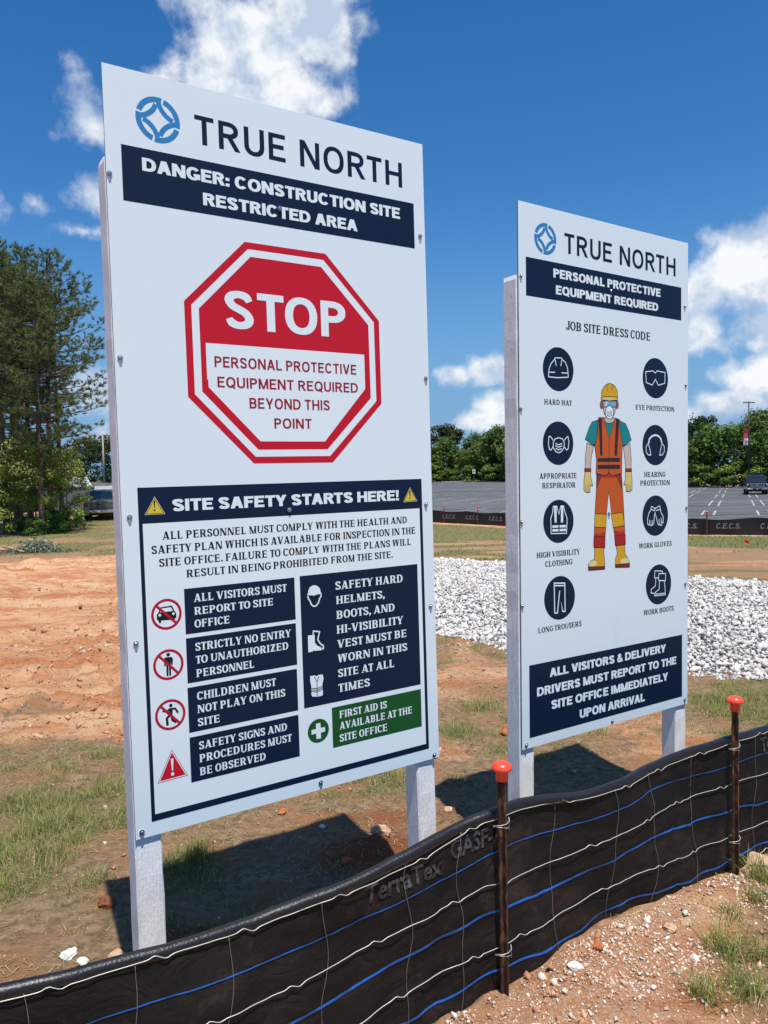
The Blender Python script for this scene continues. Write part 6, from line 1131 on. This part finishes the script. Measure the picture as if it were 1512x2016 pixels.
def wheel(parent, x, y, r=.40, w=.27):
    mb = MB(); mb.lathe([(r*.6, -w/2), (r*.93, -w/2), (r, -w/2+.04), (r, w/2-.04), (r*.93, w/2), (r*.6, w/2)], (0, 0, 0), 24, axis='x'); o = mb.build('wheel', m_tyre, parent, smooth=False); o.location = (x, y, r)
    rb = MB(); sg = 1 if x > 0 else -1; rb.lathe([(r*.60, sg*(w/2-.03)-.01), (r*.60, sg*(w/2-.03)+.01)], n=20, axis='x'); rb.lathe([(r*.12, sg*w/2-.02), (r*.12, sg*w/2+.01)], n=10, axis='x')
    for k in range(6):
        a = k*math.pi/3; rb.tube([(sg*(w/2-.005), math.cos(a)*r*.1, math.sin(a)*r*.1), (sg*(w/2-.005), math.cos(a)*r*.57, math.sin(a)*r*.57)], .03, 4)
    rb.build('rim', m_rim, o)
def pickup(name, paint, loc, rz, lab, front=True):
    """front at -Y"""
    t = empty(name, loc, rz); tag(t, lab, 'pickup truck')
    loft([(-2.85, sec(.88, .52, 1.0, .10)), (-2.72, sec(.95, .48, 1.12, .10)), (-2.2, sec(.99, .46, 1.18, .12)), (-1.55, sec(1.0, .45, 1.22, .10)), (.95, sec(1.0, .45, 1.24, .10)), (1.0, sec(1.0, .45, 1.26, .08)), (2.75, sec(1.0, .45, 1.26, .08)), (2.85, sec(.97, .52, 1.2, .08))], paint, 'body', t)
    cab = [(-1.62, [(-.93, 1.2), (.93, 1.2), (.93, 1.24), (-.93, 1.24)]), (-.85, [(-.93, 1.2), (.93, 1.2), (.76, 1.88), (-.76, 1.88)]), (-.55, [(-.94, 1.2), (.94, 1.2), (.75, 1.95), (-.75, 1.95)]), (.6, [(-.94, 1.2), (.94, 1.2), (.75, 1.94), (-.75, 1.94)]), (.85, [(-.93, 1.2), (.93, 1.2), (.73, 1.86), (-.73, 1.86)]), (.98, [(-.92, 1.2), (.92, 1.2), (.90, 1.26), (-.90, 1.26)])]
    loft(cab, paint, 'cab', t)
    g = MB(); g.add([(-.86, -1.565, 1.262), (.86, -1.565, 1.262), (.70, -.875, 1.868), (-.70, -.875, 1.868)], [(0, 1, 2, 3)]); g.build('windscreen', m_glass, t)
    g = MB(); g.add([(-.82, .975, 1.33), (.82, .975, 1.33), (.68, .872, 1.82), (-.68, .872, 1.82)], [(3, 2, 1, 0)]); g.build('rear_window', m_glass, t)
    for s in (-1, 1):
        for y0, y1, yt in ((-1.35, -.30, -.80), (-.24, .72, None)):
            g = MB(); y2 = y0 if yt is None else yt; g.add([(s*.945, y0, 1.30), (s*.945, y1, 1.30), (s*.785, y1-.02, 1.84), (s*.785, y2+.02, 1.84)], [(0, 1, 2, 3) if s > 0 else (3, 2, 1, 0)]); g.build('side_window', m_glass, t)
        mb = MB(); mb.box(s*1.16-.10, s*1.16+.10, -1.25, -1.12, 1.24, 1.46, .03); mb.box(min(s*.93, s*1.1), max(s*.93, s*1.1), -1.20, -1.15, 1.27, 1.32); mb.build('wing_mirror', m_dark, t)
        for y in (-1.85, 1.85): wheel(t, s*.86, y)
        mb = MB(); mb.box(s*.78-.15, s*.78+.15, -2.79, -2.70, .86, 1.08, .03); mb.build('headlight', m_lamp, t)
        mb = MB(); mb.box(s*.90-.07, s*.90+.07, 2.83, 2.875, .82, 1.16, .02); mb.build('tail_light', m_rlamp, t)
        mb = MB(); mb.box(s*.74-.12, s*.74+.12, -3.03, -2.99, .50, .64, .02); mb.build('fog_lamp', m_chrome if s > 0 else m_rim, t)
    mb = MB(); mb.box(-.56, .56, -2.90, -2.80, .80, 1.10, .03); gr = mb.build('grille', m_dark, t)
    mb = MB(); mb.box(-.60, .60, -2.93, -2.89, 1.06, 1.12, .01); mb.box(-.60, .60, -2.93, -2.89, .78, .83, .01); mb.box(-.62, -.56, -2.93, -2.89, .78, 1.12, .01); mb.box(.56, .62, -2.93, -2.89, .78, 1.12, .01); mb.box(-.56, .56, -2.925, -2.895, .97, 1.0); mb.box(-.56, .56, -2.925, -2.895, .89, .92); mb.lathe([(.09, -.01), (.09, .02)], (0, -2.93, .945), 14, 'y'); mb.build('grille_bars', m_chrome, gr)
    mb = MB(); mb.box(-.98, .98, -3.0, -2.78, .42, .70, .06); b = mb.build('front_bumper', m_chrome if not front else m_dark, t)
    mb = MB(); mb.box(-.97, -.40, -3.012, -2.99, .50, .69, .01); mb.box(.40, .97, -3.012, -2.99, .50, .69, .01); mb.build('bumper_trim', m_chrome, b)
    mb = MB(); mb.box(-.19, .19, -3.03, -3.0, .50, .63); pl = mb.build('number_plate', m_plate, t)
    mb = MB(); mb.box(-.05, .05, -3.036, -3.031, .53, .60); mb.build('plate_emblem', m_whitep, pl)
    mb = MB(); mb.box(-.95, .95, 2.86, 3.02, .46, .64, .04); mb.build('rear_bumper', m_chrome, t)
    mb = MB(); mb.box(-.80, .80, 2.851, 2.87, .72, 1.20, .02); tg = mb.build('tailgate', paint, t); mb = MB(); mb.box(-.13, .13, 2.871, 2.885, .96, 1.03); mb.build('handle', m_dark, tg)
    mb = MB(); mb.box(-.17, .17, 3.021, 3.03, .50, .62); mb.build('rear_plate', m_tag, t)
    mb = MB(); mb.box(-.88, .88, -2.6, 2.75, .30, .50); mb.build('chassis', m_dark, t)
    return t
xx, yy = 38.05, 78.8
pickup('pickup_truck', m_blk, (xx, yy+1.5, float(base_h(xx, yy))+.03), .40*-1+.02, 'black pickup facing the camera on the car park below the banner lamp post')
xx, yy = -19.1, 52.5
pickup('pickup_truck', m_silver, (xx, yy+.6, float(base_h(xx, yy))+.02), math.pi+.30, 'silver pickup seen from behind, parked beside the pines at the left', False)
# equipment behind the silver pickup
m_skip = mat('grey_skip_paint', (.13, .155, .175), rough=.55); m_white2 = mat('white_sheet_metal', (.72, .73, .73), rough=.5)
def place(o, pxl, y, rz=0): x = (pxl-756)/1545*y; o.location = (x, y, float(base_h(x, y))); o.rotation_euler = (0, 0, rz)
sk = empty('rubbish_skip', (0, 0, 0)); tag(sk, 'long grey open-topped steel skip behind the silver pickup', 'skip'); place(sk, 182, 60, .12)
loft([(-1.2, [(-2.9, .15), (2.9, .15), (3.2, 2.05), (-3.2, 2.05)]), (1.2, [(-2.9, .15), (2.9, .15), (3.2, 2.05), (-3.2, 2.05)])], m_skip, 'container', sk)
mb = MB(); mb.box(-3.25, 3.25, -1.26, -1.18, 2.0, 2.12, .01); mb.build('rim', m_skip, sk)
for k in range(9):
    mb = MB(); x = -2.7+k*.675; mb.box(x-.05, x+.05, -1.28, -1.19, .2, 2.0, .01); mb.build('rib', m_skip, sk)
tr = empty('white_trailer', (0, 0, 0)); tag(tr, 'white trailer with a sloping nose farthest left behind the grey skip', 'trailer'); place(tr, 157, 71, 0)
mb = MB(); mb.prism([(-2.4, .5), (1.0, .5), (1.15, 1.3), (.35, 2.75), (-1.0, 2.75), (-1.7, 2.1), (-2.4, 2.0)], -1.1, 1.1); mb.build('body', m_white2, tr)
mb = MB(); mb.box(-1.6, -.2, -1.13, -1.105, 1.5, 2.0); mb.build('window', mat('grey_panel', (.40, .42, .44), .5), tr)
for s in (-1.3, .3):
    mb = MB(); mb.lathe([(.34, -.1), (.34, .1)], (0, 0, 0), 16, 'y'); o = mb.build('wheel', m_tyre, tr); o.location = (s, -1.05, .34)
bt_ = empty('box_truck', (0, 0, 0)); tag(bt_, 'pale box truck just right of the silver pickup, half hidden by the sign', 'truck'); place(bt_, 226, 57, .2)
loft([(-1.6, sec(1.15, .6, 2.15, .05)), (1.6, sec(1.15, .6, 2.15, .05))], m_white2, 'cargo_box', bt_); mb = MB(); mb.box(-1.0, .95, -1.64, -1.61, .75, 1.95, .01); mb.build('rear_door', mat('pale_panel', (.50, .50, .48), .5), bt_); mb = MB(); mb.box(-1.1, 1.1, -1.75, -1.6, .42, .56, .02); mb.build('bumper', m_dark, bt_)
for s in (-.85, .85):
    mb = MB(); mb.lathe([(.40, -.13), (.40, .13)], n=18, axis='x'); o = mb.build('wheel', m_tyre, bt_); o.location = (s, -1.0, .40)
tk = empty('water_tank', (0, 0, 0)); tag(tk, 'white plastic tank on the grey skip behind the silver pickup', 'tank'); place(tk, 213, 58.2)
mb = MB(); mb.box(-.45, .45, -.4, .4, 1.2, 2.14, .12); mb.build('tank_body', m_whitep, tk); mb = MB(); mb.box(-.55, .55, -.5, .5, 0, 1.2, .03); mb.build('stand', m_skip, tk); mb = MB(); mb.lathe([(.14, 2.14), (.14, 2.2)], n=14); mb.build('lid', m_dark, tk)
# ------------------------------------------------------------------ lamp post, poles, little sign, flag
m_pole = mat('bronze_pole', (.030, .027, .025), rough=.5, metal=.3); m_red = mat('banner_red', (.42, .03, .035), .7); m_bw = mat('banner_white', (.66, .67, .70), .7); m_grey = mat('weathered_pole', (.30, .29, .27), .85); m_gal = mat('galvanised', (.30, .31, .32), .5, .6)
lp = empty('lamp_post', (0, 0, 0)); tag(lp, 'tall dark car park lamp post with two flat heads and a banner', 'lamp post'); place(lp, 1475.5, 92)
mb = MB(); mb.lathe([(.30, 0), (.30, .75)], n=16); mb.build('base', mat('lamp_base', (.4, .39, .37), .9), lp)
mb = MB(); mb.lathe([(.11, .7), (.075, 10.35)], n=12); mb.build('pole', m_pole, lp, smooth=True)
for s in (-1, 1):
    mb = MB(); mb.box(min(s*.12, s*.66), max(s*.12, s*.66), -.17, .17, 10.30, 10.40, .03); mb.build('lamp_head', m_pole, lp)
mb = MB(); mb.box(-.05, .05, -.05, .05, 10.3, 10.5); mb.build('bracket', m_pole, lp)
for z in (7.35, 5.35):
    mb = MB(); mb.tube([(0, 0, z), (-.62, 0, z)], .018, 5); mb.build('banner_arm', m_pole, lp)
mb = MB(); V = []; nz = 12
for k in range(nz+1):
    z = 5.40+1.9*k/nz; V += [(-.60, .04*math.sin(k*.9), z), (-.09, .03*math.cos(k*.8), z)]
bn = link('banner', new_mesh('banner', V, [(2*k, 2*k+1, 2*k+3, 2*k+2) for k in range(nz)], [m_red, m_bw], matidx=[1 if k < 5 else 0 for k in range(nz)]), lp)
mb = MB(); mb.box(-.50, -.20, -.09, -.06, 5.72, 5.84); mb.box(-.46, -.24, -.09, -.06, 5.95, 6.02); mb.build('banner_print', m_red, bn)
up_ = empty('utility_pole', (0, 0, 0)); tag(up_, 'pale wooden utility pole standing before the distant trees at the left', 'utility pole'); place(up_, 207.5, 112)
mb = MB(); mb.lathe([(.16, -.3), (.11, 6.8)], n=10); mb.build('pole', m_grey, up_, smooth=True); mb = MB(); mb.box(-.9, .9, -.06, .06, 6.2, 6.32); mb.build('crossarm', m_grey, up_)
an = empty('radio_mast', (0, 0, 0)); tag(an, 'thin pale mast rising above the trees beyond the car park', 'mast'); place(an, 931.5, 176)
mb = MB(); mb.lathe([(.10, 0), (.06, 11.6)], n=8); mb.build('pole', m_gal, an); mb = MB(); mb.box(-.3, .3, -.2, .2, 5.6, 6.9, .03); mb.build('transformer', m_gal, an)
sg = empty('small_sign', (0, 0, 0)); tag(sg, 'small white sign on a post at the far edge of the car park', 'sign'); place(sg, 934.5, 164)
mb = MB(); mb.tube([(0, 0, 0), (0, 0, 2.6)], .04, 6); mb.build('post', m_gal, sg); mb = MB(); mb.box(-.30, .30, -.06, -.045, 1.75, 2.65); f_ = mb.build('face', m_whitep, sg); mb = MB(); mb.box(-.16, .16, -.07, -.062, 2.1, 2.35); mb.build('marking', m_dark, f_)
fg = empty('survey_flag', (0, 0, 0)); tag(fg, 'small orange-red survey flag on a wire in the turf behind the white stone', 'flag'); x = (1467-756)/1545*20.6; fg.location = (x, 20.6, gzs(x, 20.6))
mb = MB(); mb.tube([(0, 0, -.02), (.01, 0, .30)], .003, 5); mb.build('wire', m_wire, fg); mb = MB(); mb.add([(-.03, 0, .17), (.10, .02, .13), (.12, .01, .22), (.0, -.01, .28), (.05, .05, .20)], [(0, 1, 4), (1, 2, 4), (2, 3, 4), (3, 0, 4)]); mb.build('flag', mat('flag_orange', (.80, .10, .03), .6), fg)
# ------------------------------------------------------------------ single stones and clods that stand out
def rock(seed, size, flat):
    R = np.random.default_rng(seed); bm = __import__('bmesh').new(); __import__('bmesh').ops.create_icosphere(bm, subdivisions=3, radius=.5)
    pl = [(v/np.linalg.norm(v), R.uniform(.30, .46)) for v in R.normal(size=(11, 3))]
    for v in bm.verts:
        p = np.array(v.co)
        for nrm_, d in pl:
            k = p@nrm_-d
            if k > 0: p = p-nrm_*k*.92
        p = p*(1+.05*math.sin(p[0]*19+seed)+.05*math.sin(p[1]*23+p[2]*17)); v.co = (p[0]*size, p[1]*size*.8, p[2]*size*flat)
    me = bpy.data.meshes.new('rock'); bm.to_mesh(me); bm.free(); return me
def rock_mat(name, a, b):
    m = mat(name, rough=.9, spec=.2); q = NT(m); n = q.noise(q.coord(), 38, 7, .7); q.color(q.mix(q.ramp(n, .35, .65), a, b)); q.bump(n, .9, .008); return m
RM = dict(clay=rock_mat('clay_clod', (.34, .10, .035), (.52, .19, .075)), dark=rock_mat('dark_clod', (.16, .06, .03), (.26, .10, .05)), white=rock_mat('white_rock', (.62, .60, .56), (.76, .75, .72)), tan=rock_mat('tan_rock', (.42, .26, .15), (.58, .42, .28)))
ROCKS = [(-1.19, 3.18, .085, .8, 'dark', 'dark red clod in the left edge of the large sign shadow'), (-1.21, 2.84, .075, .5, 'white', 'white stone left of the tan stone near the left post'), (-1.14, 2.80, .05, .6, 'white', 'small white stone touching the space beside the tan stone'), (-1.02, 2.83, .08, .7, 'tan', 'tan angular stone left of the large sign left post'),
 (-.57, 4.04, .06, .7, 'clay', 'bright orange clod lying on bare soil under the large sign'), (-.05, 3.68, .10, .6, 'tan', 'brown stone on the red clay heap in the shadow'), (-.20, 3.45, .07, .6, 'clay', 'red clod at the foot of the shaded clay heap'), (.80, 5.25, .13, .8, 'clay', 'large crumbly orange clod left of the smaller sign post'),
 (-.49, 3.12, .06, .5, 'white', 'grey white stone in the shadow before the fence'), (-.44, 3.14, .05, .6, 'tan', 'pinkish stone beside the grey white stone in the shadow'), (2.03, 4.9, .07, .6, 'white', 'white stone in the grass left of the right stake'), (1.62, 3.42, .13, .55, 'tan', 'long tan stone against the fence right of the right stake'),
 (.62, 2.62, .055, .5, 'white', 'pale angular stone below the right end of the bulge in the fence'), (.72, 2.70, .06, .7, 'clay', 'orange clod below the fence between the two stakes'), (1.02, 2.83, .055, .7, 'tan', 'tan stone above the front grass clump'), (1.10, 2.88, .05, .6, 'tan', 'flat tan stone touching the front grass clump'), (1.06, 2.70, .04, .6, 'white', 'white flat stone beside the front grass clump'), (.45, 2.38, .07, .6, 'white', 'white stone at the bottom edge right of the left stake'), (.30, 4.02, .06, .6, 'tan', 'tan stone leaning on the right post of the large sign'), (-.35, 3.9, .04, .5, 'white', 'small chalky stone above the large sign shadow')]
for i, (x, y, s, fl_, k, lab) in enumerate(ROCKS):
    me = rock(i+5, s, fl_); me.materials.append(RM[k]); o = link('stone' if k in ('white', 'tan') else 'clay_clod', me, None, (x, y, gzs(x, y)+s*fl_*.16), i*1.3); tag(o, lab, 'stone' if k in ('white', 'tan') else 'clod of clay')

# ------------------------------------------------------------------ labels that single out each of a row, by where it stands
def screen_x(o):
    p = o.matrix_basis.translation-Vector((0, 0, 1.75)); d = p.dot(_F); return 756+1545.05*p.dot(_R)/d
ORD = ['first', 'second', 'third', 'fourth', 'fifth', 'sixth', 'seventh', 'eighth', 'ninth', 'tenth', 'eleventh', 'twelfth', 'thirteenth', 'fourteenth', 'fifteenth', 'sixteenth', 'seventeenth', 'eighteenth', 'nineteenth', 'twentieth']
def zone_of(x):
    if x < -5: return 'beyond the left edge of the view'
    if x < 225: return 'left of the large sign'
    if x < 850: return 'behind the large sign'
    if x < 995: return 'seen between the two signs'
    if x < 1356: return 'behind the smaller sign'
    if x < 1520: return 'right of the smaller sign'
    return 'beyond the right edge of the view'
for grp, what in (('trees beyond the car park', 'green woodland tree'), ('dark trees behind the woodland row', 'dark rear row tree'), ('bushes along the car park edge', 'low pale bush'), ('distant trees behind the vehicles', 'distant dark tree'), ('pines on the left', 'tall pine'), ('young trees among the pines', 'bright green young tree'), ('low bushes under the pines', 'low leafy bush'), ('trees behind the pine stand', 'dark tree behind the pines')):
    Z = {}
    for o in bpy.data.objects:
        if o.get('group') == grp: Z.setdefault(zone_of(screen_x(o)), []).append(o)
    for z, L in Z.items():
        L.sort(key=screen_x)
        for i, o in enumerate(L): o['label'] = (ORD[i] if i < 20 else 'last')+' '+what+' from the left '+z
